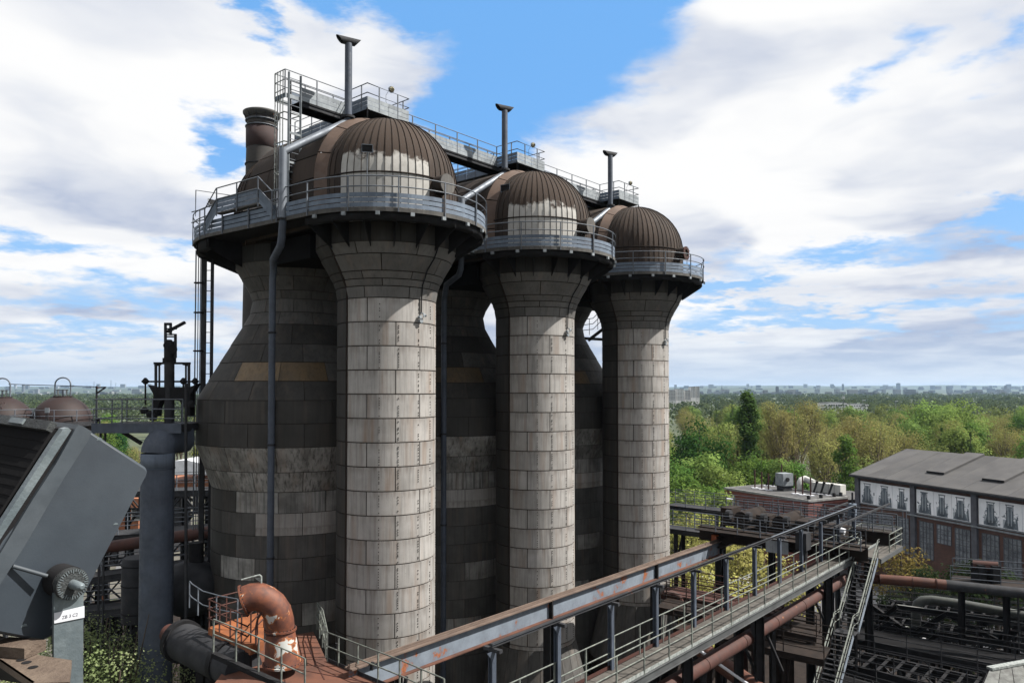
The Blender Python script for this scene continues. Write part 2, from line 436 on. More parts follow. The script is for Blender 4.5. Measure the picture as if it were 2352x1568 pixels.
# ---- vessel
vprof = [(4.1, -26), (4.1, -4.7), (4.42, -3.77), (4.84, -2.62), (4.80, -.50), (2.70, 3.12), (2.36, 3.75), (2.24, 4.4), (2.38, 4.8), (3.12, 6.1), (3.12, 6.95)]
vess = MB().lathe([(r_ - .04, zz(h_)) for r_, h_ in vprof], 56, c=(0, VL)).build('storage_vessel', M['joint'], stove)
def vr(h):
    for (ra, ha), (rb, hb) in zip(vprof, vprof[1:]):
        if ha <= h <= hb: return ra + (rb - ra) * (h - ha) / (hb - ha)
vh = [-26, -23, -20, -17, -15] + [-13.9 + 1.03*i for i in range(9)] + [-4.7, -3.77, -2.62, -1.55, -.5, .38, 1.27, 2.15, 3.12, 3.75, 4.4, 4.8, 5.45, 6.1, 6.93]
for i, (h0, h1) in enumerate(zip(vh, vh[1:])):
    nseg = 12 if h1 < 3 else 10
    off = 15 if i % 2 else 0
    for j in range(nseg):
        a0 = 360 / nseg * j + off; a1 = a0 + 360 / nseg; am = (a0 + a1) / 2 % 360
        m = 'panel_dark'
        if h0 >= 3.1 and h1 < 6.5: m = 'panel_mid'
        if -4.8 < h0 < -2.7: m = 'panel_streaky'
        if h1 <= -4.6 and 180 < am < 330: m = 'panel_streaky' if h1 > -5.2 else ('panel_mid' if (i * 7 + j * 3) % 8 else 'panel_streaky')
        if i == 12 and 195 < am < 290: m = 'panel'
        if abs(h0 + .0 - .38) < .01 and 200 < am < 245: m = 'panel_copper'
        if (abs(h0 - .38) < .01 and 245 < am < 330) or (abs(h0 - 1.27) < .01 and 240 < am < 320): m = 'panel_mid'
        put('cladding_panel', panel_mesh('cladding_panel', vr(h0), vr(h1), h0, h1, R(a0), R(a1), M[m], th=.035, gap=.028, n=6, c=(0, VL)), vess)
# ---- crossover barrel and the two domes
HC, RD, RB = 9.0, 3.15, 3.42
dome = None
def dome_pt(q, e, r_=RD, c=(0, 0)):
    return Vector((c[0] + r_*math.cos(e)*math.cos(q), c[1] + r_*math.cos(e)*math.sin(q), zz(HC) + r_*math.sin(e)))
NG = 60
for c in ((0, 0), (0, VL)):
    dprof = [(RD - .05, zz(6.9)), (RD - .05, zz(HC))] + [((RD - .05)*math.cos(R(e)), zz(HC) + (RD - .05)*math.sin(R(e))) for e in range(6, 91, 7)]
    dome = MB().lathe(dprof, 48, c=c).build('dome', M['joint'], stove)
    dq = 2 * PI / NG
    def gore(u, v):
        q = -dq/2 * (1 - .06) + dq * (1 - .06) * u; e = v * R(88.5)
        p = dome_pt(q, e, RD - .03); n_ = (p - Vector((0, 0, zz(HC)))).normalized(); return p, n_
    def skirt(u, v):
        q = -dq/2 * (1 - .06) + dq * (1 - .06) * u; 
        return ((RD-.03)*math.cos(q), (RD-.03)*math.sin(q), zz(6.95 + (HC - .02 - 6.95) * v)), (math.cos(q), math.sin(q), 0)
    gm = MB().shell(gore, 1, 12, .03).mesh('roof_gore', M['gore'])
    sm_ = MB().shell(skirt, 1, 1, .03).mesh('skirt_panel', M['gore'])
    # standing seam: a thin fin between gores
    fin = MB()
    for j in range(12):
        e0, e1 = R(88.5) * j/12, R(88.5) * (j+1)/12
        a, b = dome_pt(dq/2, e0, RD + .015), dome_pt(dq/2, e1, RD + .015)
        fin.bar(a, b, .013, .03, up=(a - Vector((0, 0, zz(HC)))).normalized())
    fin.bar((RD*math.cos(dq/2), RD*math.sin(dq/2), zz(6.95)), (RD*math.cos(dq/2), RD*math.sin(dq/2), zz(HC)), .013, .03, up=(math.cos(dq/2), math.sin(dq/2), 0))
    fm = fin.mesh('standing_seam', M['joint'])
    for j in range(NG):
        q = dq * (j + .5)
        s_in = math.sin(q) * (1 if c[1] == 0 else -1)
        if s_in > .35: continue           # inside the barrel
        pair = (put('roof_gore', gm, dome, (c[0], c[1], 0), (0, 0, q)), put('skirt_panel', sm_, dome, (c[0], c[1], 0), (0, 0, q)))
        if c[1] == 0 and R(190) < q < R(265):
            for o_ in pair: o_.material_slots[0].link = 'OBJECT'; o_.material_slots[0].material = M['gore_pale']
        put('standing_seam', fm, dome, (c[0], c[1], 0), (0, 0, q))
    rg = MB().lathe([(RD + .01, zz(HC - .03)), (RD + .035, zz(HC - .03)), (RD + .035, zz(HC + .03)), (RD + .01, zz(HC + .03))], 60, c=c).build('seam_ring', M['joint'], dome)
def ushape(r_, n=20, base=6.9):
    pts = [(-r_, zz(base))] + [(r_*math.cos(PI - PI*i/n), zz(HC) + r_*math.sin(PI - PI*i/n)) for i in range(n+1)] + [(r_, zz(base))]
    return pts
bar_ = MB(); U0 = ushape(RB - .04); ys = (.75, VL - .75)
n0 = len(bar_.v)
for y in ys: bar_.v += [(x, y, z) for x, z in U0]
kk = len(U0)
for i in range(kk - 1): bar_.face((n0+i, n0+i+1, n0+kk+i+1, n0+kk+i), True)
barrel = bar_.build('crossover_barrel', M['joint'], stove)
def upatch(r0, r1, y0, y1, t0, t1, n):
    """strip of the barrel skin between arc parameters t0..t1 (0 left foot, 1 right foot)"""
    L0 = HC - 6.9; tot = 2 * L0 + PI * 3.4
    def at(t, r_):
        s_ = t * tot
        if s_ < L0: return (-r_, zz(6.9 + s_)), (-1, 0)
        if s_ > tot - L0: return (r_, zz(6.9 + tot - s_)), (1, 0)
        q = PI - (s_ - L0) / 3.4; return (r_*math.cos(q), zz(HC) + r_*math.sin(q)), (math.cos(q), math.sin(q))
    def fn(u, v):
        r_ = r0 + (r1 - r0) * v; y = y0 + (y1 - y0) * v
        (x, z), (nx, nz) = at(t0 + (t1 - t0) * u, r_)
        return (x, y, z), (nx, 0, nz)
    return MB().shell(fn, n, 1, .03)
NB = 14
for j in range(NB):
    t0, t1 = j/NB + .002, (j+1)/NB - .002
    for y0, y1, r0, r1, m in ((.78, 2.55, RB - .03, RB - .03, 'gore'), (2.58, VL - 2.58, RB - .03, RB - .03, 'gore'), (VL - 2.55, VL - .78, RB - .03, RB - .03, 'gore')):
        put('barrel_plate', upatch(r0, r1, y0, y1, t0, t1, 4).mesh('barrel_plate', M[m]), barrel)
for j in range(9):
    t0, t1 = j/9 + .002, (j+1)/9 - .002
    put('arch_plate', upatch(RD - .06, RB - .03, .18, .76, t0, t1, 5).mesh('arch_plate', M['gore_band']), barrel)
    put('arch_plate', upatch(RB - .03, RD - .06, VL - .76, VL - .18, t0, t1, 5).mesh('arch_plate', M['gore_band']), barrel)
# side manhole in the barrel (pale round cover facing -X)
MB().tube([(-3.3, 5.3, zz(8.35)), (-3.75, 5.3, zz(8.35))], .62, 20).build('manhole_cover', M['panel'], barrel)
# manhole stub on the dome, towards the sun
q = R(218.5 + 55)
a = Vector((math.cos(q), math.sin(q), 0))
mh = MB().tube([a * 2.9 + Vector((0, 0, zz(8.72))), a * 3.62 + Vector((0, 0, zz(8.72)))], .42, 22).build('manhole', M['gore'], dome)
MB().tube([a * 3.62 + Vector((0, 0, zz(8.72))), a * 3.68 + Vector((0, 0, zz(8.72)))], .44, 22).build('manhole_lid', M['panel_mid'], mh)
# ---- platform
RP, RV = 4.44, 4.98
def hull(rp, rv, nseg=26):
    """outline of the platform, counter-clockwise from the far tangent of the vessel ring"""
    s_ = (rv - rp) / VL; b_ = math.asin(s_)
    pts = []
    for i in range(nseg + 1):       # shaft side: from angle PI+b to 2PI-b
        q = PI + b_ + (PI - 2*b_) * i/nseg; pts.append((rp*math.cos(q), rp*math.sin(q)))
    nst = 5
    e0 = Vector(pts[-1]); e1 = Vector((rv*math.cos(-b_), VL + rv*math.sin(-b_)))
    for i in range(1, nst): pts.append(tuple(e0.lerp(e1, i/nst)))
    for i in range(nseg + 1):
        q = -b_ + (PI + 2*b_) * i/nseg; pts.append((rv*math.cos(q), VL + rv*math.sin(q)))
    e0 = Vector(pts[-1]); e1 = Vector(pts[0])
    for i in range(1, nst): pts.append(tuple(e0.lerp(e1, i/nst)))
    return pts
outl = hull(RP, RV)
plat = MB()
k = len(outl); n0 = 0
inn = hull(3.0, 3.0)
for z in (zz(7.06), zz(7.2)):
    plat.v += [(x, y, z) for x, y in outl]
plat.face([i for i in reversed(range(k))]); plat.face([k + i for i in range(k)])
for i in range(k): plat.face((i, (i+1) % k, k + (i+1) % k, k + i))
platform = plat.build('platform_floor', M['black'], stove)
def bays(pts, step):
    L = [0.]; P_ = [Vector(p) for p in pts] + [Vector(pts[0])]
    for a, b in zip(P_, P_[1:]): L.append(L[-1] + (b - a).length)
    n = round(L[-1] / step)
    def at(t):
        t = t % L[-1]; k = 0
        while L[k+1] < t: k += 1
        return P_[k].lerp(P_[k+1], (t - L[k]) / (L[k+1] - L[k]))
    return n, L[-1] / n, at
nb, stp, at = bays(outl, 2.0)
def strip(t0, t1, z0, z1, th=.02, n=4, off=0., dz0=0., dz1=0.):
    mb = MB(); n0 = 0
    for i in range(n + 1):
        t = t0 + (t1 - t0) * i/n; p = at(t); tn = (at(t + .05) - at(t - .05)).normalized(); nr = Vector((tn.y, -tn.x)); dz = dz0 + (dz1 - dz0) * i/n
        for o_ in (off, off - th):
            q_ = p + nr * o_; mb.v += [(q_.x, q_.y, z0 + dz), (q_.x, q_.y, z1 + dz)]
    for i in range(n):
        a = i*4; b = a + 4
        mb.face((a, b, b+1, a+1)); mb.face((a+2, a+3, b+3, b+2)); mb.face((a+1, b+1, b+3, a+3)); mb.face((a, a+2, b+2, b))
    mb.face((0, 1, 3, 2)); a = n*4; mb.face((a, a+2, a+3, a+1))
    return mb
seg0 = 0
pm = MB().box((0, 0, .70), (.05, .05, 1.42)).mesh('guard_post', M['rail'])
for i in range(nb):
    t0 = stp * i; t1 = t0 + stp; pmid = at((t0 + t1)/2)
    dz = 0.
    strip(t0, t1, zz(7.04), zz(7.20), th=.05, off=.05).build('floor_edge', M['band_grey'], platform)
    for b in range(3):
        strip(t0 + .03, t1 - .03, zz(7.225 + .20*b), zz(7.390 + .20*b), off=.01 + .003*b).build('guard_board', M['galv_blue'], platform)
    p = at(t0); tn = at(t0 + .05) - at(t0 - .05)
    put('guard_post', pm, platform, (p.x + .07*tn.y/.1, p.y - .07*tn.x/.1, zz(7.04)), (0, 0, math.atan2(tn.y, tn.x)))
for hh in (8.44, 8.03):
    pts = []
    for i in range(nb * 4 + 1):
        p = at(stp * i / 4); tn = (at(stp*i/4 + .05) - at(stp*i/4 - .05)).normalized(); pts.append((p.x + .06*tn.y, p.y - .06*tn.x, zz(hh)))
    MB().tube(pts, .026, 6, caps=False).build('guard_rail', M['rail'], platform)
# brackets under the floor
br = MB().extrude([(3.1, 0, zz(5.9)), (3.1, 0, zz(7.04)), (4.35, 0, zz(7.04)), (4.35, 0, zz(6.72))], (0, .03, 0)).mesh('bracket', M['black'])
for i in range(11):
    put('bracket', br, platform, (0, 0, 0), (0, 0, R(182 + 17.6*i)))
br2 = MB().extrude([(3.1, 0, zz(5.9)), (3.1, 0, zz(7.04)), (4.9, 0, zz(7.04)), (4.9, 0, zz(6.65))], (0, .03, 0)).mesh('bracket', M['black'])
for i in range(11):
    put('bracket', br2, platform, (0, VL, 0), (0, 0, R(2 + 17.6*i)))
MB().lathe([(4.05, zz(6.74)), (4.35, zz(6.74)), (4.35, zz(7.04))], 40, PI, 2*PI).build('ring_beam', M['black'], platform)
MB().lathe([(4.45, zz(6.62)), (4.85, zz(6.62)), (4.85, zz(7.04))], 40, 0, PI, c=(0, VL)).build('ring_beam', M['black'], platform)
bm_ = MB().box((0, 0, 0), (.16, .1, .14)).mesh('beam_end', M['galv_light'])
for i in range(10):
    q = R(190 + 17.6*i); put('beam_end', bm_, platform, (4.50*math.cos(q), 4.50*math.sin(q), zz(6.96)), (0, 0, q + PI/2))
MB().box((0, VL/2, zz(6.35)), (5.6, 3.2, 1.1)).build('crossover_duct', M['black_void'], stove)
# ---- cable and lamp on the shaft front
q = R(218.5 + 52)
def sp(r_, h, dq=0): return (r_*math.cos(q+dq), r_*math.sin(q+dq), zz(h))
MB().tube([sp(3.2, 6.2, .05), sp(2.93, 5.6, .04), sp(2.62, 5.1), sp(2.34, 4.5), sp(2.27, 3.9), sp(2.26, 3.3)], .028, 6).build('cable', M['black'], core)
lb = MB(); lb.tube([sp(2.2, 3.3), sp(2.4, 3.28), sp(2.42, 3.1)], .03, 6); lb.tube([sp(2.25, 3.12, -.06), sp(2.4, 3.12, -.06)], .07, 10); lb.tube([sp(2.25, 2.95, -.03), sp(2.36, 2.95, -.03)], .09, 10)
lb.tube([sp(2.3, 3.2, .06), sp(2.36, 3.22, .09)], .06, 8)
lb.build('pull_box', M['galv_light'], core)
# ---- vent stack with a T head on the barrel, silver overflow pipe
vx, vy = -1.5, .95
vpx = MB().tube([(vx, vy, zz(11.7)), (vx, vy, zz(15.55))], .165, 16).build('vent_pipe', M['pipe_blue'], stove)
MB().tube([(vx, vy, zz(12.15)), (vx, vy, zz(12.25))], .30, 16).build('vent_flange', M['steel_dark'], vpx)
def scoop(x, y, z, dx, dy, L=.42, r_=.17):
    """T head: a tube cut at a slant at both ends"""
    mb = MB(); seg = 16; d_ = Vector((dx, dy, 0)).normalized(); s_ = Vector((-d_.y, d_.x, 0))
    for sg in (-1, 1):
        for j in range(seg):
            qq = 2*PI*j/seg; zc_ = math.sin(qq) * r_; off = sg * (L + zc_ * .9)
            mb.v.append(tuple(Vector((x, y, z)) + d_*off + s_*(math.cos(qq)*r_) + Vector((0, 0, zc_))))
    for j in range(seg): mb.face((j, (j+1) % seg, seg + (j+1) % seg, seg + j), True)
    n1 = len(mb.v)
    for sg, b0 in ((-1, 0), (1, seg)):
        for j in range(seg):
            v = Vector(mb.v[b0 + j]); mb.v.append(tuple(v - d_ * sg * .12))
    return mb
sh_ = scoop(vx, vy, zz(15.66), 1.0, -.35).build('vent_head', M['steel_dark'], vpx)
# silver overflow pipe from the stack over the edge of the platform and down past the vessel
MB().tube([(vx - .1, vy, zz(11.95)), (-4.56, 1.23, zz(9.98))], .165, 16).build('silver_pipe', M['silver'], stove)
MB().tube([(-4.615, 1.232, zz(10.1)), (-4.615, 1.232, zz(7.15))], .17, 16).build('silver_pipe', M['silver'], stove)
MB().tube([(-4.615, 1.232, zz(7.15)), (-4.615, 1.232, zz(7.08))], .24, 16).build('pipe_collar', M['steel_dark'], stove)
MB().tube([(-4.6, 1.232, zz(7.08)), (-4.6, 1.3, zz(6.35)), (-4.5, 1.55, zz(6.05)), (-3.85, 3.15, zz(5.75)), (-3.62, 3.5, zz(5.3)), (-3.606, 3.587, zz(4.9)), (-3.606, 3.587, .3)], .15, 12).build('downpipe', M['pipe_blue'], stove)
for hh in (2.5, -2.5, -7.5): MB().lathe([(.15, zz(hh)), (.19, zz(hh)), (.19, zz(hh+.08)), (.15, zz(hh+.08))], 14, c=(-3.606, 3.587)).build('pipe_joint', M['steel_dark'], stove)
kidsm = kids_map()
stoves = [stove]
labels = ['middle one of the three domed stoves, its dome half washed pale grey', 'farthest of the three domed stoves, rightmost, with an open rusty manhole']
for i, lb_ in enumerate(labels):
    c = copy_tree(stove, kidsm); c['label'] = lb_; stoves.append(c)
for i, s_ in enumerate(stoves):
    s_.location = (C1.x + ROWV.x*i, C1.y + ROWV.y*i, 0); s_.rotation_euler = (0, 0, RA)
def RF(i, u, v, h=0.):
    """row frame: stove i, u along the row, v towards the vessel, h above the eye"""
    e1 = ROWV / PITCH; e2 = Vector((-e1.y, e1.x)); q_ = C1 + ROWV*i + e1*u + e2*v
    return Vector((q_.x, q_.y, EYE + h))
for o in (stove,): WO[o] = Vector((0, 0, 0))

# the farthest stove: no pale wash, and its manhole stands open
for o in list(bpy.data.objects):
    top = o
    while top.parent: top = top.parent
    if top is stoves[2]:
        if o.name.startswith(('roof_gore', 'skirt_panel')) and o.material_slots[0].link == 'OBJECT': o.material_slots[0].material = M['gore']
        if o.name.startswith('manhole_lid'):
            q = R(218.5 + 55); a = Vector((math.cos(q), math.sin(q), 0)); c0 = a * 3.64 + Vector((0, 0, zz(8.72))); t_ = Vector((-a.y, a.x, 0))
            mb = MB(); up_ = Vector((0, 0, 1)); sg = 22
            for off, r_ in ((0, .44), (.06, .44), (.06, .26), (-.25, .24)):
                for j in range(sg):
                    w = 2*PI*j/sg; mb.v.append(tuple(c0 + a*off + (t_*math.cos(w) + up_*math.sin(w)) * r_))
            for i in range(3):
                for j in range(sg): mb.face((i*sg + j, i*sg + (j+1) % sg, (i+1)*sg + (j+1) % sg, (i+1)*sg + j))
            mb.face([3*sg + j for j in range(sg)])
            for j in range(12):
                w = 2*PI*j/12; mb.tube([c0 + (t_*math.cos(w) + up_*math.sin(w)) * .38, c0 + a*.14 + (t_*math.cos(w) + up_*math.sin(w)) * .38], .02, 5)
            o.data = mb.mesh('manhole_lid', M['rust_red']); o['label'] = 'open rusty ring'
# ================================================================ gangways over the domes
def rows_board(parent, a, b, z0, n=3, hb=.185, gap=.018, mat_=None, th=.02, step=2.0, name='guard_board'):
    a, b = Vector(a), Vector(b); L = (b - a).length; k = max(1, round(L / step))
    for i in range(k):
        p, q = a.lerp(b, i/k), a.lerp(b, (i+1)/k); e = (q - p).normalized() * .012
        for j in range(n):
            zc_ = Vector((0, 0, z0 + (hb + gap) * j + hb/2))
            MB().bar(p + e + zc_, q - e + zc_, th, hb).build(name, mat_ or M['galv_light'], parent)
FL = 12.95
gw = thing('rooftop_gangway', 'long railed gangway running over the tops of all three domes', 'gangway', RF(0, 0, 2.9, FL))
U0, U1 = -3.74, 24.4
MB().bar(RF(0, -2.9, 2.9, FL - .03), RF(0, U1, 2.9, FL - .03), .8, .05).build('deck', M['black'], gw)
for v in (2.52, 3.28):
    MB().ibeam(RF(0, -2.9, v, FL - .16), RF(0, U1, v, FL - .16), .1, .2).build('side_beam', M['black'] if v > 3 else M['steel_dark'], gw)
def fl(u, v, i=0): return RF(i, u, v, FL)
# near side: broken at each dome by the widened part round the vent
spans = [(U0, -.43), (2.1, PITCH - .43), (PITCH + 2.1, 2*PITCH - .43), (2*PITCH + 2.1, U1)]
for a, b in spans:
    rows_board(gw, RF(0, max(a, -2.9), 2.5, FL), RF(0, b, 2.5, FL), 0.0)  # near boards paler than the far ones: sunlight put into their colour
    railing(gw, [fl(a, 2.5), fl(b, 2.5)], 1.15, (1.0, .62), M['rail'], .022, 1.6)
rows_board(gw, RF(0, -2.9, 3.3, FL), RF(0, U1, 3.3, FL), 0.0, mat_=M['galv_blue'])
railing(gw, [fl(U0, 3.3), fl(U1, 3.3)], 1.15, (1.0, .62), M['rail'], .022, 1.6)
railing(gw, [fl(U0, 2.5), fl(U0, 3.3)], 1.15, (1.0, .62, .25), M['rail'], .022, .8)
MB().bar(RF(0, U0, 2.48, FL), RF(0, -2.9, 2.48, FL), .03, .2).build('end_board', M['galv_light'], gw)
MB().bar(RF(0, U0, 2.48, FL), RF(0, U0, 3.32, FL), .03, .2).build('end_board', M['galv_blue'], gw)
MB().bar(RF(0, U0, 3.32, FL), RF(0, -2.9, 3.32, FL), .03, .2).build('end_board', M['galv_light'], gw)
for i in range(3):
    bx = [RF(i, -.43, 2.5, FL), RF(i, -.43, .95, FL), RF(i, 2.1, .95, FL), RF(i, 2.1, 2.5, FL)]
    mb = MB(); c_ = [p - Vector((0, 0, .06)) for p in bx]
    mb.v += [tuple(p) for p in c_] + [tuple(p + Vector((0, 0, .05))) for p in c_]
    for f in ((3,2,1,0),(4,5,6,7),(0,1,5,4),(1,2,6,5),(2,3,7,6),(3,0,4,7)): mb.face(f)
    mb.build('side_deck', M['black'], gw)
    rows_board(gw, bx[0], bx[1], -.05, mat_=M['galv_blue']); rows_board(gw, bx[1], bx[2], -.05, step=1.3); rows_board(gw, bx[2], bx[3], -.05, mat_=M['galv_blue'])
    railing(gw, bx, 1.15, (1.0, .62), M['rail'], .022, 1.25)
    # leg onto the barrel
    for p in bx[1:3]: MB().bar(p, p - Vector((0, 0, 1.0)), .06).build('leg', M['black'], gw)
    # spur over the vessel dome
    for u in (.3, 1.2):
        rows_board(gw, RF(i, u, 3.34, FL), RF(i, u, 7.9, FL), -.02, mat_=M['galv_blue'])
        railing(gw, [RF(i, u, 3.4, FL), RF(i, u, 7.9, FL)], 1.15, (1.0, .62), M['rail'], .02, 1.5)
    MB().bar(RF(i, .75, 3.34, FL - .05), RF(i, .75, 7.9, FL - .05), .88, .05).build('spur_deck', M['black'], gw)
    # lamp on the railing
    p = RF(i, 1.0, .95, FL)
    lp = thing('bulkhead_lamp', ['small round caged lamp on the gangway rail above the nearest dome', 'small round caged lamp on the gangway rail above the middle dome', 'small round caged lamp on the gangway rail above the farthest dome'][i], 'lamp', p + Vector((0, 0, 1.15)), 'lamps on the gangway rail')
    n_ = Vector((.759, -.651, 0))
    c_ = p + Vector((0, 0, 1.28))
    MB().tube([c_ - n_*.05, c_ + n_*.03], .15, 14).build('lamp_body', M['galv_light'], lp)
    M.setdefault('lamp_glass', mat('lamp_glass', (.55, .5, .33), (.45, .4, .25), rough=.3))
    MB().tube([c_ + n_*.03, c_ + n_*.10, c_ + n_*.13], [.125, .10, .04], 14).build('lamp_glass', M['lamp_glass'], lp)
    mb = MB()
    for k_i in range(4):
        w = PI*k_i/4; t_ = Vector((.651, .759, 0)) * math.cos(w) + Vector((0, 0, 1)) * math.sin(w)
        mb.tube([c_ - t_*.14 + n_*.03, c_ - t_*.08 + n_*.13, c_ + n_*.15, c_ + t_*.08 + n_*.13, c_ + t_*.14 + n_*.03], .008, 4)
    mb.build('lamp_cage', M['black'], lp)
    MB().tube([c_ + Vector((-.12, 0, -.05)), c_ + Vector((-.25, -.05, -.3)), c_ + Vector((-.25, -.05, -.6)), c_ + Vector((-.1, 0, -.95))], .008, 4).build('lamp_cable', M['black'], lp)
# ---- caged ladder from the stove platform to the gangway
cl = thing('caged_ladder', 'pale caged ladder rising from the stove platform to the dome gangway', 'ladder', RF(0, -3.3, 2.45, 7.2))
for u in (-3.6, -3.0): MB().bar(RF(0, u, 2.42, 7.2), RF(0, u, 2.42, 14.0), .09, .05).build('stringer', M['galv_light'], cl)
rg = MB().bar(RF(0, -3.6, 2.42, 7.2) - RF(0, -3.3, 2.42, 7.2), RF(0, -3.0, 2.42, 7.2) - RF(0, -3.3, 2.42, 7.2), .025).mesh('rung', M['rail'])
for i in range(22): put('rung', rg, cl, RF(0, -3.3, 2.42, 7.45 + .3*i))
MB().ibeam(RF(0, -3.45, 2.6, 7.2), RF(0, -3.45, 2.6, 13.7), .13, .13).build('mast', M['black'], cl)
for v in (2.6, 2.82, 3.02, 3.22): MB().bar(RF(0, -3.78, v, 7.6), RF(0, -3.78, v, 14.1), .035).build('cage_bar', M['rail_light'], cl)
for h in (8.2, 9.6, 10.9, 12.2): MB().tube([RF(0, -3.0, 2.42, h), RF(0, -3.78, 2.5, h), RF(0, -3.78, 3.25, h), RF(0, -3.1, 3.3, h), RF(0, -3.0, 2.42, h)], .025, 5).build('cage_hoop', M['rail_light'], cl)
for h in (11.3, 10.0): MB().bar(RF(0, -3.6, 2.40, h), RF(0, -3.0, 2.40, h), .02, .09).build('cross_strap', M['galv_light'], cl)

# ---- raised bridge with steps on the near-left edge of the first platform
def EP(w, h, o=0.):     # w metres from the shaft tangent towards the vessel, along the left edge
    a = RF(0, -4.44 + .02, 0, h); b = RF(0, -4.96, 7.3, h); e = (b - a).normalized(); n_ = Vector((-e.y, e.x, 0)) 
    return a + e * w + Vector((n_.x, n_.y, 0)) * o
rb = thing('step_over', 'raised step-over with boards and handrail at the left edge of the nearest stove platform', 'step-over', EP(4.2, 7.2))
prof = [(1.75, 7.2), (2.75, 8.0), (5.9, 8.0), (6.8, 7.2)]
for o_ in (.22,):
    for j in range(3):
        for (w0, h0), (w1, h1) in zip(prof, prof[1:]):
            k = 2 if h0 == h1 else 1
            for i in range(k):
                wa, wb = w0 + (w1-w0)*i/k + .02, w0 + (w1-w0)*(i+1)/k - .02
                MB().bar(EP(wa, h0 + .12 + .2*j, o_), EP(wb, h1 + .12 + .2*j, o_), .02, .175).build('guard_board', M['galv_blue'], rb)
    MB().bar(EP(2.75, 7.98, .1), EP(5.9, 7.98, .1), .3, .06).build('step_deck', M['band_grey'], rb)
    for h_ in (1.12, .62):
        MB().tube([EP(w, h + h_, o_ + .03) for w, h in [(1.2, 7.2)] + prof + [(7.9, 7.2)]], .026, 6).build('hand_rail', M['rail'], rb)
    for w, h in ((1.75, 7.2), (2.75, 8.0), (4.3, 8.0), (5.85, 8.0), (6.8, 7.2)):
        MB().bar(EP(w, h - .15, o_ + .04), EP(w, h + 1.12, o_ + .04), .045).build('post', M['rail'], rb)
MB().bar(EP(2.8, 7.55, -.1), EP(5.85, 7.55, -.1), .1, .7).build('opening_shade', M['black_void'], rb)  # black plate standing in for the shade in the opening under the deck

# ---- tall access ladder and guide wires left of the vessel
LY = 37.6
lad = thing('access_ladder', 'tall dark ladder with thin guide wires dropping from the left end of the platform', 'ladder', P(470, 1010, LY))
zt = EYE + 7.0; zb = 14.0
xa, xb = P(467, 800, LY).x, P(486, 800, LY).x
MB().bar((xa, LY, zb), (xa, LY, zt), .24, .12).build('stringer', M['steel_dark'], lad)
MB().bar((xb, LY, zb), (xb, LY, zt), .13, .12).build('stringer', M['steel_dark'], lad)
rg = MB().bar((xa, 0, 0), (xb, 0, .0), .035).mesh('rung', M['steel_dark'])
i = 0
while zb + .3 + .52*i < zt: put('rung', rg, lad, (0, LY, zb + .3 + .52*i)); i += 1; 
for px in (448, 454, 459):
    x = P(px, 800, LY).x; MB().bar((x, LY, zb + 5), (x, LY, zt), .035 if px > 450 else .05).build('guide_wire', M['rail'], lad)
for py in (650, 718, 806): 
    h = P(460, py, LY).z; MB().tube([(P(446, 800, LY).x, LY - .1, h), (xa, LY - .1, h), (xa, LY + .1, h), (P(446, 800, LY).x, LY + .1, h)], .04, 5).build('bracket', M['black'], lad)
# thin gate frame above the platform corner
q_ = [P(449, 497, 37.4), P(450, 437, 37.4), P(532, 449, 36), P(533, 470, 36)]
gf = MB().tube(q_, .02, 5).build('gate_frame', M['rail']); tag(gf, 'thin bent wire frame standing over the far left corner of the platform', 'frame')
def floodlight(name, label, p, yaw, tilt, s=1., pole=1.0, group=None, m='black'):
    t = thing(name, label, 'floodlight', p, group)
    MB().tube([p, p + Vector((0, 0, pole))], .03*s, 6).build('lamp_pole', M['rail'], t)
    c = p + Vector((0, 0, pole + .22*s)); Rm = Matrix.Rotation(yaw, 3, 'Z') @ Matrix.Rotation(tilt, 3, 'X')
    mb = MB(); w, h, d_ = .27*s, .19*s, .13*s
    pts = [(-w, -d_, -h), (w, -d_, -h), (w, -d_, h), (-w, -d_, h), (-w*.6, d_, -h*.6), (w*.6, d_, -h*.6), (w*.6, d_, h*.6), (-w*.6, d_, h*.6)]
    mb.v = [tuple(c + Rm @ Vector(q)) for q in pts]
    for f in ((0,1,2,3),(4,7,6,5),(0,4,5,1),(1,5,6,2),(2,6,7,3),(3,7,4,0)): mb.face(f)
    mb.build('lamp_housing', M[m], t)
    fr = MB()
    for a, b in ((0,1),(1,2),(2,3),(3,0)): fr.bar(c + Rm @ (Vector(pts[a]) + Vector((0,-.01,0))), c + Rm @ (Vector(pts[b]) + Vector((0,-.01,0))), .035*s)
    fr.build('lamp_rim', M['rail'], t)
    MB().tube([c + Rm @ Vector((-w-.02, 0, 0)), c + Rm @ Vector((-w-.02, 0, -h-.06)), c + Rm @ Vector((w+.02, 0, -h-.06)), c + Rm @ Vector((w+.02, 0, 0))], .015*s, 5).build('lamp_yoke', M['rail'], t)
    return t
floodlight('floodlight', 'dark floodlight on a thin pole above the left end of the stove platform', P(486, 528, 38.5), R(50), R(-20), .9, 1.15)
floodlight('floodlight', 'square floodlight on a pole in front of the nearest dome', P(843, 450, 30.3), R(10), R(8), .8, 1.75)
floodlight('floodlight', 'floodlight on a short pole at the right end of the farthest platform', P(1578, 612, 49.5), R(-70), R(10), .75, .85)
floodlight('floodlight', 'black floodlight on a thin pole between the middle and farthest domes', P(1163, 545, 40), R(-30), R(0), 1.0, 2.4)
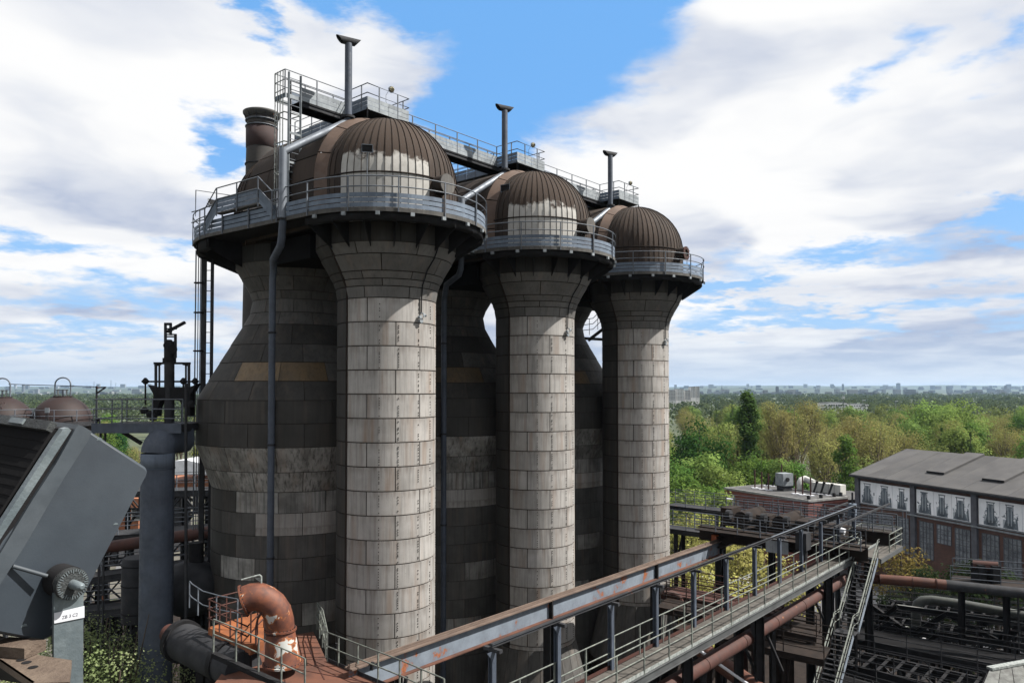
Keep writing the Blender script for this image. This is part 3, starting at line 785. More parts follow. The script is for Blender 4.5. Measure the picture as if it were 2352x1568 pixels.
# small link platforms between neighbouring stoves
for i in (0, 1):
    lk = thing('link_platform', ['narrow railed link with pale boards between the nearest and middle stove platforms', 'narrow railed link with pale boards between the middle and farthest stove platforms'][i], 'gangway', RF(i, PITCH/2, 1.0, 7.1), 'links between the stove platforms')
    a, b = RF(i, 4.3, 1.2, 7.1), RF(i, PITCH - 4.3, 1.2, 7.1)
    MB().bar(a - Vector((0, 0, .1)), b - Vector((0, 0, .1)), 1.6, .1).build('deck', M['black'], lk)
    e2 = (RF(0, 0, 1, 0) - RF(0, 0, 0, 0))
    for s_ in (-.8, .8):
        rows_board(lk, a + e2*s_, b + e2*s_, .0); railing(lk, [a + e2*s_, b + e2*s_], 1.1, (1.0, .6), M['rail'], .022, 1.0)
# small balcony seen through the gap between the far stoves
bl = thing('stair_landing', 'small railed stair landing seen against the sky between middle and farthest stoves', 'landing', P(1352, 778, 60))
a, b, c_ = P(1330, 772, 60), P(1362, 768, 60), P(1390, 740, 60)
railing(bl, [a, b, c_], 1.3, (1.0, .66, .33), M['rail'], .03, .9)
MB().bar(P(1325, 776, 60), P(1395, 780, 60), 1.2, .14).build('landing_deck', M['black'], bl)
MB().bar(P(1352, 781, 60), P(1395, 748, 60), .9, .25).build('stair_string', M['black'], bl)

# ---- brick chimney behind the first vessel
CHY = 62.0
ch = thing('brick_chimney', 'round grey brick chimney with a red band and wide flared cap behind the nearest stove', 'chimney', (P(600, 700, CHY).x, CHY, 0))
cx_ = P(601, 300, CHY).x; top = P(601, 272, CHY).z
def brickmat(name, c1, c2, mortar, sx=.25, sz=.085, rough=.85):
    m = bpy.data.materials.new(name); m.use_nodes = True; t = NT(m.node_tree); t.n.clear()
    obj = t.new('TexCoord').outputs['Object']; X, Y, Z = t.sep(obj)
    ang = t.math('MULTIPLY', t.math('ARCTAN2', Y, X), 1.2)
    n = t.noise(obj, 1.2, 5, .6)
    br_ = t.new('TexBrick', {'Vector': t.comb(ang, Z, 0.), 'Color1': (*c1, 1), 'Color2': (*c2, 1), 'Mortar': (*mortar, 1), 'Scale': 1.0, 'Mortar Size': .012, 'Brick Width': sx, 'Row Height': sz})
    c = t.mix(t.ramp(n, .35, .65, 0, .5), br_.outputs[0], tuple(v*.45 for v in c1))
    b = t.new('BsdfPrincipled', {'Base Color': c, 'Roughness': rough}); o = t.new('OutputMaterial'); t.l.new(b.outputs[0], o.inputs[0]); return m
M['brick_grey'] = brickmat('brick_grey', (.032, .027, .024), (.022, .019, .017), (.04, .037, .035))
M['brick_red'] = brickmat('brick_red', (.028, .008, .007), (.02, .0065, .006), (.02, .014, .013))
WO[ch] = Vector((cx_, CHY, 0)); ch.location = (cx_, CHY, 0)
r0 = 33.5/F*CHY
MB().lathe([(r0*1.45, 0), (r0*1.02, top - 3.6), (r0, top - 2.6)], 36, c=(cx_, CHY)).build('shaft', M['brick_grey'], ch)
MB().lathe([(r0, top - 2.6), (r0*1.03, top - 2.58), (r0*1.04, top - .9), (r0*1.0, top - .88)], 36, c=(cx_, CHY)).build('red_band', M['brick_red'], ch)
MB().lathe([(r0*.98, top - .88), (r0*.98, top - .1)], 36, c=(cx_, CHY), cap=True).build('neck', M['brick_grey'], ch)
MB().lathe([(r0*.9, top - .12), (r0*1.05, top - .02), (r0*1.24, top + .26), (r0*1.25, top + .40), (r0*1.05, top + .42), (r0*.7, top + .3)], 36, c=(cx_, CHY)).build('flared_cap', M['band_grey'], ch)
for j in range(12):
    w = 2*PI*j/12; MB().bar((cx_ + r0*1.0*math.cos(w), CHY + r0*1.0*math.sin(w), top - .4), (cx_ + r0*1.18*math.cos(w), CHY + r0*1.18*math.sin(w), top + .2), .05).build('cap_strut', M['steel_dark'], ch)
for hh in (top - .85, top - .35, top - 4.0, top - 7.6): MB().lathe([(r0*1.0, hh), (r0*1.09, hh), (r0*1.09, hh + .07), (r0*1.0, hh + .07)], 36, c=(cx_, CHY)).build('iron_band', M['rail'] if hh > top - 1 else M['steel_dark'], ch)
# ================================================================ ground
gm_ = bpy.data.materials.new('ground'); gm_.use_nodes = True; t = NT(gm_.node_tree); t.n.clear()
ob = t.new('TexCoord').outputs['Object']
far = t.ramp(t.vm('LENGTH', ob), 150, 420)
near_c = t.mix(t.ramp(t.noise(ob, .12, 6, .65), .35, .65), (.055, .05, .042), (.085, .08, .068))
near_c = t.mix(t.ramp(t.noise(ob, .5, 5, .7), .52, .62), near_c, (.04, .055, .018))
wood = t.mix(t.ramp(t.noise(ob, .02, 6, .7), .35, .65), (.028, .042, .018), (.045, .055, .025))
fld = t.mix(t.ramp(t.noise(ob, .0016, 5, .6), .5, .6), wood, (.05, .065, .035))
c = t.mix(far, near_c, fld)
b = t.new('BsdfPrincipled', {'Base Color': c, 'Roughness': .95}); o = t.new('OutputMaterial'); t.l.new(b.outputs[0], o.inputs[0])
M['ground'] = gm_
mb = MB(); rings = [0, 60, 150, 400, 1000, 2500, 6000, 12000]; sg = 64
mb.v.append((0, 0, 0))
for r_ in rings[1:]:
    for j in range(sg): mb.v.append((r_*math.cos(2*PI*j/sg), r_*math.sin(2*PI*j/sg), 0))
for j in range(sg): mb.face((0, 1 + j, 1 + (j+1) % sg))
for i in range(len(rings) - 2):
    for j in range(sg): a = 1 + i*sg; mb.face((a + j, a + sg + j, a + sg + (j+1) % sg, a + (j+1) % sg))
ground = mb.build('ground', M['ground'], origin=Vector((0, 0, 0))); tag(ground, 'earth, paving and far parkland under the whole works', kind='structure')

def simple(name, label, cat, mb, m, **kw):
    return tag(mb.build(name, M[m] if isinstance(m, str) else m), label, cat, **kw)

# ================================================================ valve tower at the left
TY = 35.5
def T(px, py, dy=0.): return P(px, py, TY + dy)
vt = thing('valve_tower', 'black relief valve mechanism with counterweight arms standing on its railed platform', 'valve gear', T(388, 975))
MB().tube([T(389, 985), T(389, 826)], 11/F*TY, 18).build('valve_riser', M['steel_dark'], vt)
mb = MB(); mb.tube([T(389, 832), T(389, 822)], 14.5/F*TY, 16); mb.build('flange', M['black'], vt)
mb = MB()
mb.tube([T(389, 824), T(389, 790), T(389, 780)], [11/F*TY, 12/F*TY, 5/F*TY], 14); mb.build('valve_head', M['black'], vt)
for dx, y0, y1 in ((380, 744, 822), (392, 744, 770), (403, 768, 822)):
    MB().bar(T(dx, y1), T(dx, y0), .10).build('lift_frame', M['steel_dark'], vt)
MB().bar(T(378, 744), T(394, 744), .12).build('lift_frame', M['black'], vt)
for y in (755, 768, 773, 785, 800): MB().bar(T(378, y), T(405, y), .14, .06).build('cross_tie', M['steel_dark'], vt)
MB().bar(T(384, 762), T(425, 740), .16, .12).build('lever_arm', M['black'], vt)
MB().tube([T(396, 802, -.2), T(396, 802, .2)], .22, 12).build('pulley', M['black'], vt)
MB().tube([T(383, 793, -.2), T(383, 793, .2)], .16, 12).build('pulley', M['black'], vt)
for dx in (358, 366, 427, 434): MB().bar(T(dx, 892), T(dx, 836), .07 if dx in (366, 427) else .10).build('frame_post', M['steel_dark'], vt)
MB().bar(T(354, 834), T(437, 834), .14, .10).build('frame_beam', M['black'], vt)
for a, b in (((355, 840), (370, 836)), ((436, 840), (420, 836))): MB().bar(T(*a), T(*b), .08).build('frame_brace', M['black'], vt)
MB().tube([T(330, 876), T(455, 876)], .05, 6).build('rocker_shaft', M['black'], vt)
for dx in (334, 421, 448):
    MB().tube([T(dx, 880, 0), T(dx, 876, -.05), T(dx, 868)], [.10, .17, .06], 10).build('counterweight', M['black'], vt)
    MB().bar(T(dx, 880), T(dx, 930), .06).build('hanger_rod', M['black'], vt)
MB().extrude([T(340, 884, -.2), T(354, 889, -.2), T(437, 889, -.2), T(452, 880, -.2), T(437, 905, -.2), T(437, 955, -.2), T(425, 955, -.2), T(423, 935, -.2), T(412, 921, -.2), T(389, 915, -.2), T(368, 921, -.2), T(362, 935, -.2), T(360, 955, -.2), T(352, 955, -.2), T(352, 905, -.2)], (0, .5, 0)).build('saddle_plate', M['black'], vt)
for dx, dy in ((332, 950), (345, 958), (440, 935), (352, 965)): MB().tube([T(dx, dy, -.4), T(dx, dy - 10, -.4), T(dx, dy - 16, -.4)], [.16, .2, .05], 8).build('motor', M['black'], vt)
# platform under it
pf = thing('valve_platform', 'dark railed steel platform carrying the black valve gear at the left', 'platform', T(360, 985))
z0 = T(270, 984).z
x0, x1 = T(268, 0).x, T(462, 0).x
MB().box(((x0 + x1)/2, TY, z0 + .1), (x1 - x0, 3.2, .34)).build('deck', M['steel_dark'], pf)
MB().bar((x0, TY - 1.62, z0 + .1), (x1, TY - 1.62, z0 + .1), .04, .44).build('edge_beam', M['pipe_blue'], pf)
pts = [(x1, TY - 1.5, z0 + .25), (x0 + .05, TY - 1.5, z0 + .25), (x0 + .05, TY + 1.5, z0 + .25), (x1, TY + 1.5, z0 + .25)]
railing(pf, pts, 1.15, (1.0, .62, .25), M['rail'], .025, 1.3)
MB().bar(T(282, 992), T(325, 1018), .12, .16).build('knee_brace', M['steel_dark'], pf)
for dx in (277, 287): MB().bar((T(dx, 0).x, TY - 1.2, z0), (T(dx, 0).x, TY - 1.2, 2), .07).build('hanger', M['steel_dark'], pf)
MB().bar(T(427, 880, -1.7), T(427, 1420, -1.7), .10).build('stand_pipe', M['steel_dark'], pf)
# the big blue-grey gas main with a bend at its top
gp = thing('gas_main', 'wide blue-grey standing pipe with a rounded top bend in front of the vessel', 'pipe', (P(356, 1100, 34).x, 34, 0))
gx = P(362, 1100, 34).x; r_ = 36/F*34; zt = P(362, 1040, 34).z
MB().tube([(gx, 34, 0), (gx, 34, zt)], r_, 32, caps=False).build('pipe_shell', M['pipe_blue'], gp)
bend = [(gx + .34*(1 - math.cos(q)), 34 + .72*(1 - math.cos(q)), zt + .62*math.sin(q)) for q in [PI/2*i/9 for i in range(10)]] + [(gx + .62, 35.3, zt + .62)]
M['main_band'] = mat('main_band', (.10, .125, .165), (.08, .10, .135), rough=.65, streak=.3)
MB().tube(bend, r_*.985, 32, caps=False).build('bend', M['pipe_blue'], gp)
MB().lathe([(r_, P(360, 1074, 34).z), (r_ + .006, P(360, 1074, 34).z), (r_ + .006, P(360, 1040, 34).z), (r_, P(360, 1040, 34).z)], 32, c=(gx, 34)).build('painted_band', M['main_band'], gp)
for py in (1076, 1510): z = P(360, py, 34).z; MB().lathe([(r_, z), (r_ + .025, z), (r_ + .025, z + .05), (r_, z + .05)], 32, c=(gx, 34)).build('weld_band', M['pipe_blue'], gp)

# ================================================================ red ball tanks
def ball(px, top, rad, Y, label):
    t = thing('ball_tank', label, 'tank', (P(px, 1000, Y).x, Y, 0), 'rust red ball tanks')
    c = P(px, top + rad, Y); r_ = rad/F*Y; mb = MB(); X = c.x
    mb.lathe([(r_*math.cos(R(e)), c.z + r_*math.sin(R(e))) for e in range(-80, 89, 8)] + [(.01, c.z + r_)], 40, c=(X, Y)).build('tank_shell', M['tank_red'], t)
    z = P(px, 966, Y).z; w = 66/F*Y*1.02
    pts = [(X + w*1.05*math.cos(2*PI*i/28), Y + w*1.05*math.sin(2*PI*i/28), z) for i in range(28)]
    MB().prism([(x, y) for x, y, _ in pts], z - .5, z - .05).build('ring_platform', M['steel_dark'], t)
    railing(t, pts, 1.2, (1.0, .5), M['rail'], .035, 2.0, closed=True, pw=.07)
    # top hatch with a bowed handle
    zt = P(px, top + 2, Y).z; hw = 18/F*Y; hz = P(px, top - 26, Y).z
    MB().tube([(X - hw, Y, zt - .3), (X - hw, Y, hz)] + [(X - hw*math.cos(PI*i/10), Y, hz + .75*math.sin(PI*i/10)) for i in range(1, 10)] + [(X + hw, Y, hz), (X + hw, Y, zt - .3)], .075, 8).build('hatch_hoop', M['rail'], t)
    for s_ in (-.6, 0, .5): MB().box((X + hw*s_, Y, zt + .3), (.12, .12, 1.0)).build('hatch_post', M['rail_light'] if s_ else M['rail'], t)
    MB().tube([(X - hw*.9, Y - .2, zt + .75), (X + hw*.9, Y - .2, zt + .75)], .05, 6).build('hatch_rail', M['rail'], t)
    MB().tube([(X, Y, zt - .35), (X, Y, zt + .1)], 20/F*Y, 20).build('hatch', M['tank_red'], t)
    for i in range(6):
        q = 2*PI*i/6 + .3; MB().bar((X + w*.9*math.cos(q), Y + w*.9*math.sin(q), 0), (X + w*.9*math.cos(q), Y + w*.9*math.sin(q), z - .4), .35).build('support_leg', M['steel_dark'], t)
    return t
M['tank_red'] = mat('tank_red', (.018, .007, .0065), (.012, .0055, .005), rough=.7, scale=.6, streak=.35, rust=.2)
b1 = ball(143, 909, 63, 80, 'rust red ball tank with a bowed handle on top, left of the black valve gear')
b2 = ball(4, 911, 66, 78, 'rust red ball tank cut by the left edge of the photo')
MB().bar(P(20, 882, 79), P(222, 888, 80), .08).build('stay_cable', M['steel_dark'], b1)
lg = thing('lamp_gantry', 'small steel arm gantry at the right of the ball tank platform', 'gantry', P(222, 975, 80))
for a, b in (((222, 886), (222, 985)), ((222, 890), (243, 889)), ((222, 903), (243, 889)), ((215, 985), (228, 960)), ((210, 965), (229, 965)), ((229, 962), (229, 985)), ((208, 1000), (229, 985))):
    MB().bar(P(*a, 80), P(*b, 80), .14).build('strut', M['steel_dark'], lg)
sgn = thing('white_notice', 'small white notice board on two posts in front of the ball tank', 'sign', P(108, 965, 75))
MB().box(P(108, 942, 75), (.45, .04, .5)).build('board', M['galv_light'], sgn); MB().bar(P(106, 965, 75), P(106, 947, 75), .06).build('post', M['steel_dark'], sgn); MB().bar(P(110, 965, 75), P(110, 947, 75), .06).build('post', M['steel_dark'], sgn)
# faded white lettering remains on the cut tank: a few worn strokes as flat print
M['white_worn'] = mat('white_worn', (.20, .16, .15), (.06, .025, .022), rough=.8, scale=5)
pr = MB()
for i, (dx, dy, w, h) in enumerate(((0, 926, 3, 5), (5, 926, 3, 5), (10, 926, 3, 5), (-6, 926, 4, 5), (0, 938, 12, 4), (-12, 932, 8, 2))):
    Y0 = 78 - math.sqrt(max(.1, 9.0 - ((dx - 4)/F*78)**2 - ((977 - dy)/F*78)**2)) - .05
    pr.box(P(dx, dy, Y0), (w/F*Y0, .03, h/F*Y0))
pr.build('worn_print', M['white_worn'], b2, kind='stuff')

# ================================================================ background at the left behind the works
M['slate'] = mat('slate', (.07, .068, .07), (.05, .048, .05), rough=.7, scale=1)
M['white_roof'] = mat('white_roof', (.62, .64, .68), (.5, .52, .55), rough=.6)
M['brick_orange'] = mat('brick_orange', (.30, .12, .06), (.22, .09, .05), rough=.85, scale=2)
M['glass_dark'] = mat('glass_dark', (.05, .06, .07), (.03, .035, .04), rough=.15, bump=0, spec=.6)
M['frame_white'] = mat('frame_white', (.6, .6, .58), rough=.6)
def gable_house(name, label, c, L, W, H, RH, yaw, mw, mr, win=3, cat='house', grp=None):
    t = thing(name, label, cat, (c[0], c[1], 0), grp); Rm = Matrix.Rotation(yaw, 3, 'Z'); C_ = Vector((c[0], c[1], 0))
    def q(x, y, z): return C_ + Rm @ Vector((x, y, z))
    mb = MB(); mb.v = [tuple(q(x, y, z)) for x, y, z in ((-L/2,-W/2,0),(L/2,-W/2,0),(L/2,W/2,0),(-L/2,W/2,0),(-L/2,-W/2,H),(L/2,-W/2,H),(L/2,W/2,H),(-L/2,W/2,H),(-L/2,0,H+RH),(L/2,0,H+RH))]
    for f in ((0,1,5,4),(1,2,6,9,5),(2,3,7,6),(3,0,4,8,7)): mb.face(f)
    mb.build('wall', mw, t)
    for s_ in (-1, 1):
        e = .5; k_ = (H + RH - (H - e*RH/(W/2)))
        a, b = (-L/2 - .4, s_*(W/2 + e), H - e*RH/(W/2) + .05), (L/2 + .4, s_*(W/2 + e), H - e*RH/(W/2) + .05)
        c2_, d_ = (L/2 + .4, 0, H + RH + .05), (-L/2 - .4, 0, H + RH + .05)
        MB().extrude([q(*p) for p in (a, b, c2_, d_)], (0, 0, .16)).build('roof_slope', mr, t)
        n_ = max(1, int(L // 4))
        for i in range(n_):
            x = -L/2 + L*(i + .5)/n_
            for zc_ in ([H*.5] if H < 5 else [H*.28, H*.72]):
                fr = MB().box(q(x, s_*(W/2 + .03), zc_), (1.3, .1, 1.5), Rm).build('window', M['frame_white'], t)
                MB().box(q(x, s_*(W/2 + .09), zc_), (1.1, .03, 1.3), Rm).build('pane', M['glass_dark'], fr)
    return t
pt = PZ(250, 1075, 6.5)
gable_house('slate_roof_house', 'dark slate roofed building between the ball tank and the valve platform', (P(235, 1020, 118).x, 122), 20, 13, 8.0, 5.5, R(-28), M['steel_dark'], M['slate'])
wr = thing('white_roof_hall', 'low hall with a white curved roof seen between the gas main and the nearest vessel', 'building', P(440, 1090, 118))
wp = [P(370, 1090, 118), P(385, 1068, 118), P(400, 1058, 118), P(430, 1056, 118), P(462, 1064, 118), P(486, 1076, 118), P(500, 1090, 118)]
MB().extrude(wp, (2, 26, 0)).build('roof', M['white_roof'], wr)
MB().box(P(432, 1104, 130) , (9.2, 20, 2.2)).build('wall', M['brick_orange'], wr)
bo = thing('orange_brick_house', 'small orange brick building with a white framed window left of the gas main', 'building', P(305, 1230, 70))
MB().box(P(300, 1190, 72), (3.0, 3.0, 4.2)).build('wall', M['brick_orange'], bo)
f_ = MB().box(P(313, 1180, 70.45), (.9, .1, 1.1)).build('window', M['frame_white'], bo); MB().box(P(313, 1180, 70.38), (.74, .04, .92)).build('pane', M['glass_dark'], f_)
MB().bar(P(296, 1167, 70.3), P(325, 1167, 70.3), .2, .12).build('ledge', M['rail_light'], bo)
M['paving'] = mat('paving', (.17, .175, .18), (.12, .12, .125), rough=.85, scale=.4)
def sheet(name, label, pts, z, m):
    mb = MB(); n = len(pts); mb.v = [(p[0], p[1], z) for p in pts]; mb.face(range(n)); o = mb.build(name, m); tag(o, label, kind='structure'); return o
pv = [PZ(285, 1190, 3), PZ(400, 1190, 3), PZ(400, 1262, 3), PZ(265, 1262, 3)]
sheet('yard_paving', 'grey paved yard between the dark galleries at the left', pv, .02, M['paving'])

# dark steel galleries low at the left, row after row
random.seed(11)
def lattice(parent, a, b, h, bay, w=.1, m='steel_dark', name='lattice'):
    """braced girder from a to b (bottom chord points), h high"""
    a, b = Vector(a), Vector(b); n = max(1, round((b - a).length / bay)); up_ = Vector((0, 0, h))
    MB().bar(a, b, w*1.4).build('chord', M[m], parent); MB().bar(a + up_, b + up_, w*1.4).build('chord', M[m], parent)
    for i in range(n + 1):
        p = a.lerp(b, i/n); MB().bar(p, p + up_, w).build('strut', M[m], parent)
        if i < n:
            q = a.lerp(b, (i+1)/n)
            MB().bar(p if i % 2 else p + up_, (q + up_) if i % 2 else q, w*.8).build('brace', M[m], parent)
def gallery(label, a, b, w=1.6, m='steel_dark', depth=.35, rail_m='rail', legs=3, levels=(1.0, .5), zleg=0., lat=0., cat='gallery', open_deck=False):
    """railed gangway from a to b on legs"""
    a, b = Vector(a), Vector(b); t = thing('steel_gallery', label, cat, a.lerp(b, .5))
    e = (b - a).normalized(); n_ = Vector((-e.y, e.x, 0)).normalized()
    if open_deck:
        n_d = int((b - a).length / .75); g_ = MB(); e0 = (b - a).normalized(); s0 = Vector((-e0.y, e0.x, 0)).normalized()
        for i in range(n_d): q_ = a.lerp(b, (i + .5)/n_d); g_.bar(q_ - s0*w/2, q_ + s0*w/2, .16, .05)
        g_.build('deck_bars', M[m], t, kind='stuff')
    else: MB().bar(a - Vector((0, 0, .03)), b - Vector((0, 0, .03)), w, .06).build('deck', M['black_void' if m == 'black' else m], t)
    for s_ in (-1, 1):
        o_ = n_ * s_ * (w/2 + .05)
        MB().ibeam(a + o_ - Vector((0, 0, depth/2)), b + o_ - Vector((0, 0, depth/2)), .16, depth).build('girder', M[m], t)
        railing(t, [a + o_, b + o_], 1.1, levels, M[rail_m], .026, 1.8, pw=.05)
        if lat: lattice(t, a + o_ - Vector((0, 0, depth + lat)), b + o_ - Vector((0, 0, depth + lat)), lat, lat*1.2)
    for i in range(legs):
        p = a.lerp(b, (i + .5)/legs)
        for s_ in (-1, 1):
            q = p + n_*s_*w*.45; MB().ibeam((q.x, q.y, zleg), (q.x, q.y, q.z - depth), .26, .26, up=(1, 0, 0)).build('leg', M[m], t)
        MB().bar(p + n_*w*.45 - Vector((0, 0, depth + .1)), p - n_*w*.45 - Vector((0, 0, depth + 2.2)), .12).build('leg_brace', M[m], t)
    return t
gallery('dark railed gallery in the shade right of the gas main, below the white roofed hall', P(150, 1128, 60), P(520, 1120, 52), 2.2, lat=1.2)
gallery('shaded steel gallery with lattice sides half way down right of the gas main', P(160, 1230, 50), P(520, 1205, 46), 2.4, lat=1.5)
gallery('lowest dark lattice gallery passing behind the gas main at the left', P(140, 1330, 46), P(520, 1275, 44), 2.0, lat=1.6)
gallery('dark gallery low behind the floodlight at the left, above the blossoming tree', P(150, 1400, 44), P(330, 1385, 42), 1.6, lat=1.3)
MB_ = MB().tube([P(120, 1275, 44), P(335, 1243, 43), P(520, 1215, 42)], .34, 14)
simple('red_pipe', 'dull red pipe crossing behind the gas main at the left', 'pipe', MB_, 'rust_red')
dr = thing('dark_drum', 'black upright drum partly hidden behind the gas main at its left', 'vessel', P(310, 1430, 39))
c_ = P(318, 1350, 39); MB().tube([c_ + Vector((0, 0, -1.65)), c_ + Vector((0, 0, 1.45)), c_ + Vector((0, 0, 1.6))], [.8, .8, .7], 24).build('drum_shell', M['steel_dark'], dr)
for dz in (-1.2, .2, 1.2): MB().lathe([(.8, c_.z + dz), (.83, c_.z + dz), (.83, c_.z + dz + .06), (.8, c_.z + dz + .06)], 24, c=(c_.x, c_.y)).build('hoop', M['black'], dr)
MB().bar(c_ + Vector((0, 0, -1.65)), (c_.x, c_.y, 0), .3).build('leg', M['black'], dr)
# rounded dust pot and the horizontal drum right of the gas main
dp = thing('dust_pot', 'dark rounded vessel low between the gas main and the nearest stove', 'vessel', P(430, 1400, 36))
c_ = P(440, 1350, 36.5); MB().lathe([(1.5*math.cos(R(e)), c_.z + 1.35*math.sin(R(e))) for e in range(-60, 88, 10)] + [(.01, c_.z + 1.35)], 28, c=(c_.x, c_.y)).build('pot_shell', M['steel_dark'], dp)
MB().tube([c_ + Vector((.2, 0, 1.2)), c_ + Vector((.2, 0, 2.2))], .35, 16).build('neck', M['black'], dp); MB().bar((c_.x, c_.y, 0), c_ - Vector((0, 0, 1.1)), .6).build('stem', M['black'], dp)
hd = thing('horizontal_drum', 'dark horizontal flanged drum left of the rusty platform at the bottom', 'vessel', P(455, 1540, 30))
a, b = P(415, 1470, 31.5), P(560, 1540, 28.0)
MB().tube([P(385, 1452, 32), a], .38, 18).build('inlet', M['rust_red'], hd)
MB().tube([a, a + (b - a)*.06], .86, 26).build('flange', M['black'], hd); MB().tube([a + (b-a)*.06, b], .74, 26).build('drum_shell', M['steel_dark'], hd)
MB().tube([a.lerp(b, .72), a.lerp(b, .78)], .80, 26).build('flange', M['black'], hd)
for k_ in (.35, .8): p = a.lerp(b, k_); MB().bar(p - Vector((0, 0, .6)), (p.x, p.y, 0), .3).build('leg', M['black'], hd)
# ================================================================ the big floodlight close to the camera
FLY = 1.55
n0_ = None
A0 = P(203, 988, FLY)
W = P(-215, 934, FLY + .42) - P(158, 984, FLY)         # width of the lamp, away to the left
nW = W.normalized()
def S(px, py, off=0.):
    """point of the photograph on the lamp's near side plate"""
    r_ = ray(px, py); o_ = Vector((0, 0, EYE)); t_ = (A0 - o_).dot(nW) / r_.dot(nW); return o_ + r_*t_ + nW*off
M['lamp_grey'] = mat('lamp_grey', (.034, .044, .056), (.024, .031, .041), rough=.55, scale=5, bump=.03, bscale=220, rust=.16, rustcol=(.075, .088, .10), rscale=9)
M['lamp_strap'] = mat('lamp_strap', (.17, .20, .215), (.10, .125, .14), rough=.4, metal=.35, scale=12, bump=.15, bscale=60)
M['rust_steel'] = mat('rust_steel', (.12, .09, .068), (.08, .057, .043), rough=.8, scale=14, bump=.4, bscale=90)
M['label_white'] = mat('label_white', (.55, .56, .60), (.50, .51, .55), rough=.5, bump=0)
M['lamp_rim'] = mat('lamp_rim', (.055, .066, .078), (.038, .047, .057), rough=.5, scale=14, bump=.05, rust=.06, rustcol=(.3, .3, .28))
M['ink'] = mat('ink', (.03, .035, .05), rough=.6, bump=0)
M['dial'] = mat('dial', (.035, .04, .042), (.022, .024, .026), rough=.6, scale=40, bump=.4, bscale=200)
fl_ = thing('big_floodlight', 'big grey floodlight filling the lower left foreground, tilted up to the left', 'floodlight', P(127, 1568, FLY))
# housing side outline with a rounded far corner
out_ = [S(203, 988)]
for k_ in range(7):
    q = R(62 - 105*k_/6); out_.append(S(322 + 15*math.cos(q), 1083 - 15*math.sin(q)))
out_ += [S(161, 1422), S(134, 1452), S(93, 1472), S(0, 1455), S(-90, 1436), S(-150, 1425), S(-60, 1340), S(0, 1239)]
mb = MB(); k = len(out_); d_ = W * .98
n_a = [Vector(p) for p in out_]; cen = sum(n_a, Vector()) / k
inner = [p + (cen - p).normalized()*.006 - nW*.006 for p in n_a]      # rolled edge
mb.v = [tuple(p) for p in n_a] + [tuple(p) for p in inner] + [tuple(p + d_) for p in n_a]
mb.face([k + i for i in range(k)])
for i in range(k): j = (i+1) % k; mb.face((i, j, k + j, k + i), True); mb.face((i, 2*k + i, 2*k + j, j), True)
mb.face([2*k + i for i in reversed(range(k))])
mb.build('lamp_housing', M['lamp_grey'], fl_)
# rim of the housing: raised frame running along the front edge
e_dir = (S(203, 988) - S(0, 1239)).normalized()
def bandpoly(pts, dep, off, name, m):
    mb = MB(); P_ = [S(*p, off) for p in pts]; mb.extrude(P_, nW*dep); return mb.build(name, m, fl_)
bandpoly([(166, 984), (173, 974), (186, 979), (203, 989), (197, 1008), (141, 1094), (50, 1250), (-90, 1470), (-140, 1470), (-20, 1290), (66, 1148), (120, 1066)], W.length, -.012, 'housing_rim', M['lamp_rim'])
M['gasket'] = M['black']
bandpoly([(150, 986), (166, 984), (66, 1152), (-20, 1292), (-140, 1480), (-152, 1480), (-30, 1275), (54, 1148)], W.length, -.004, 'gasket', M['gasket'])
rimf = bandpoly([(140, 984), (152, 981), (159, 987), (52, 1150), (-34, 1282), (-152, 1480), (-175, 1480), (-55, 1285), (38, 1140), (122, 1010)], W.length*.02, -.008, 'glass_rim', M['lamp_strap'])
# front glass: the lamp looks away to the upper left; its reflector shows as dark stepped ribs
ga, gb = (139, 986), (-175, 1480)
ta, tb = S(*ga, .02), S(*gb, .02)
gl = MB(); gl.v = [tuple(ta), tuple(ta + W*.96), tuple(tb + W*.96), tuple(tb)]; gl.face((0, 1, 2, 3)); 
nf = (tb - ta).normalized().cross(nW).normalized()
if nf.dot(Vector((0, 0, EYE)) - ta) < 0: nf = -nf
gl.v = [tuple(Vector(v) + nf*.004) for v in gl.v] + [tuple(Vector(v) - nf*.004) for v in gl.v]
gl.face((7, 6, 5, 4))
for i in range(4): j = (i+1) % 4; gl.face((i, 4+i, 4+j, j))
gl.build('front_glass', M['black_void'], fl_)
top_rim = MB().bar(ta + nf*.008, ta + W*.97 + nf*.008, .02, .014, up=nf).build('glass_rim', M['dial'], fl_)
for i in range(22):
    p = ta.lerp(tb, (i + .6)/22) + nf*.0045; MB().bar(p, p + W*.95, .002, .0012, up=nf).build('reflector_rib', M['black_void'], fl_)
for k_ in (.12, .45, .78):
    p = ta + W*k_ + nf*.014; MB().bar(p, p + W*.07, .012, .01, up=nf).build('clip', M['lamp_strap'], fl_)
for px, py in ((118, 1440), (52, 1437), (172, 1380), (262, 1205), (225, 1010)):
    MB().tube([S(px, py, -.001), S(px, py, -.006)], .006, 8).build('screw', M['lamp_strap'], fl_)
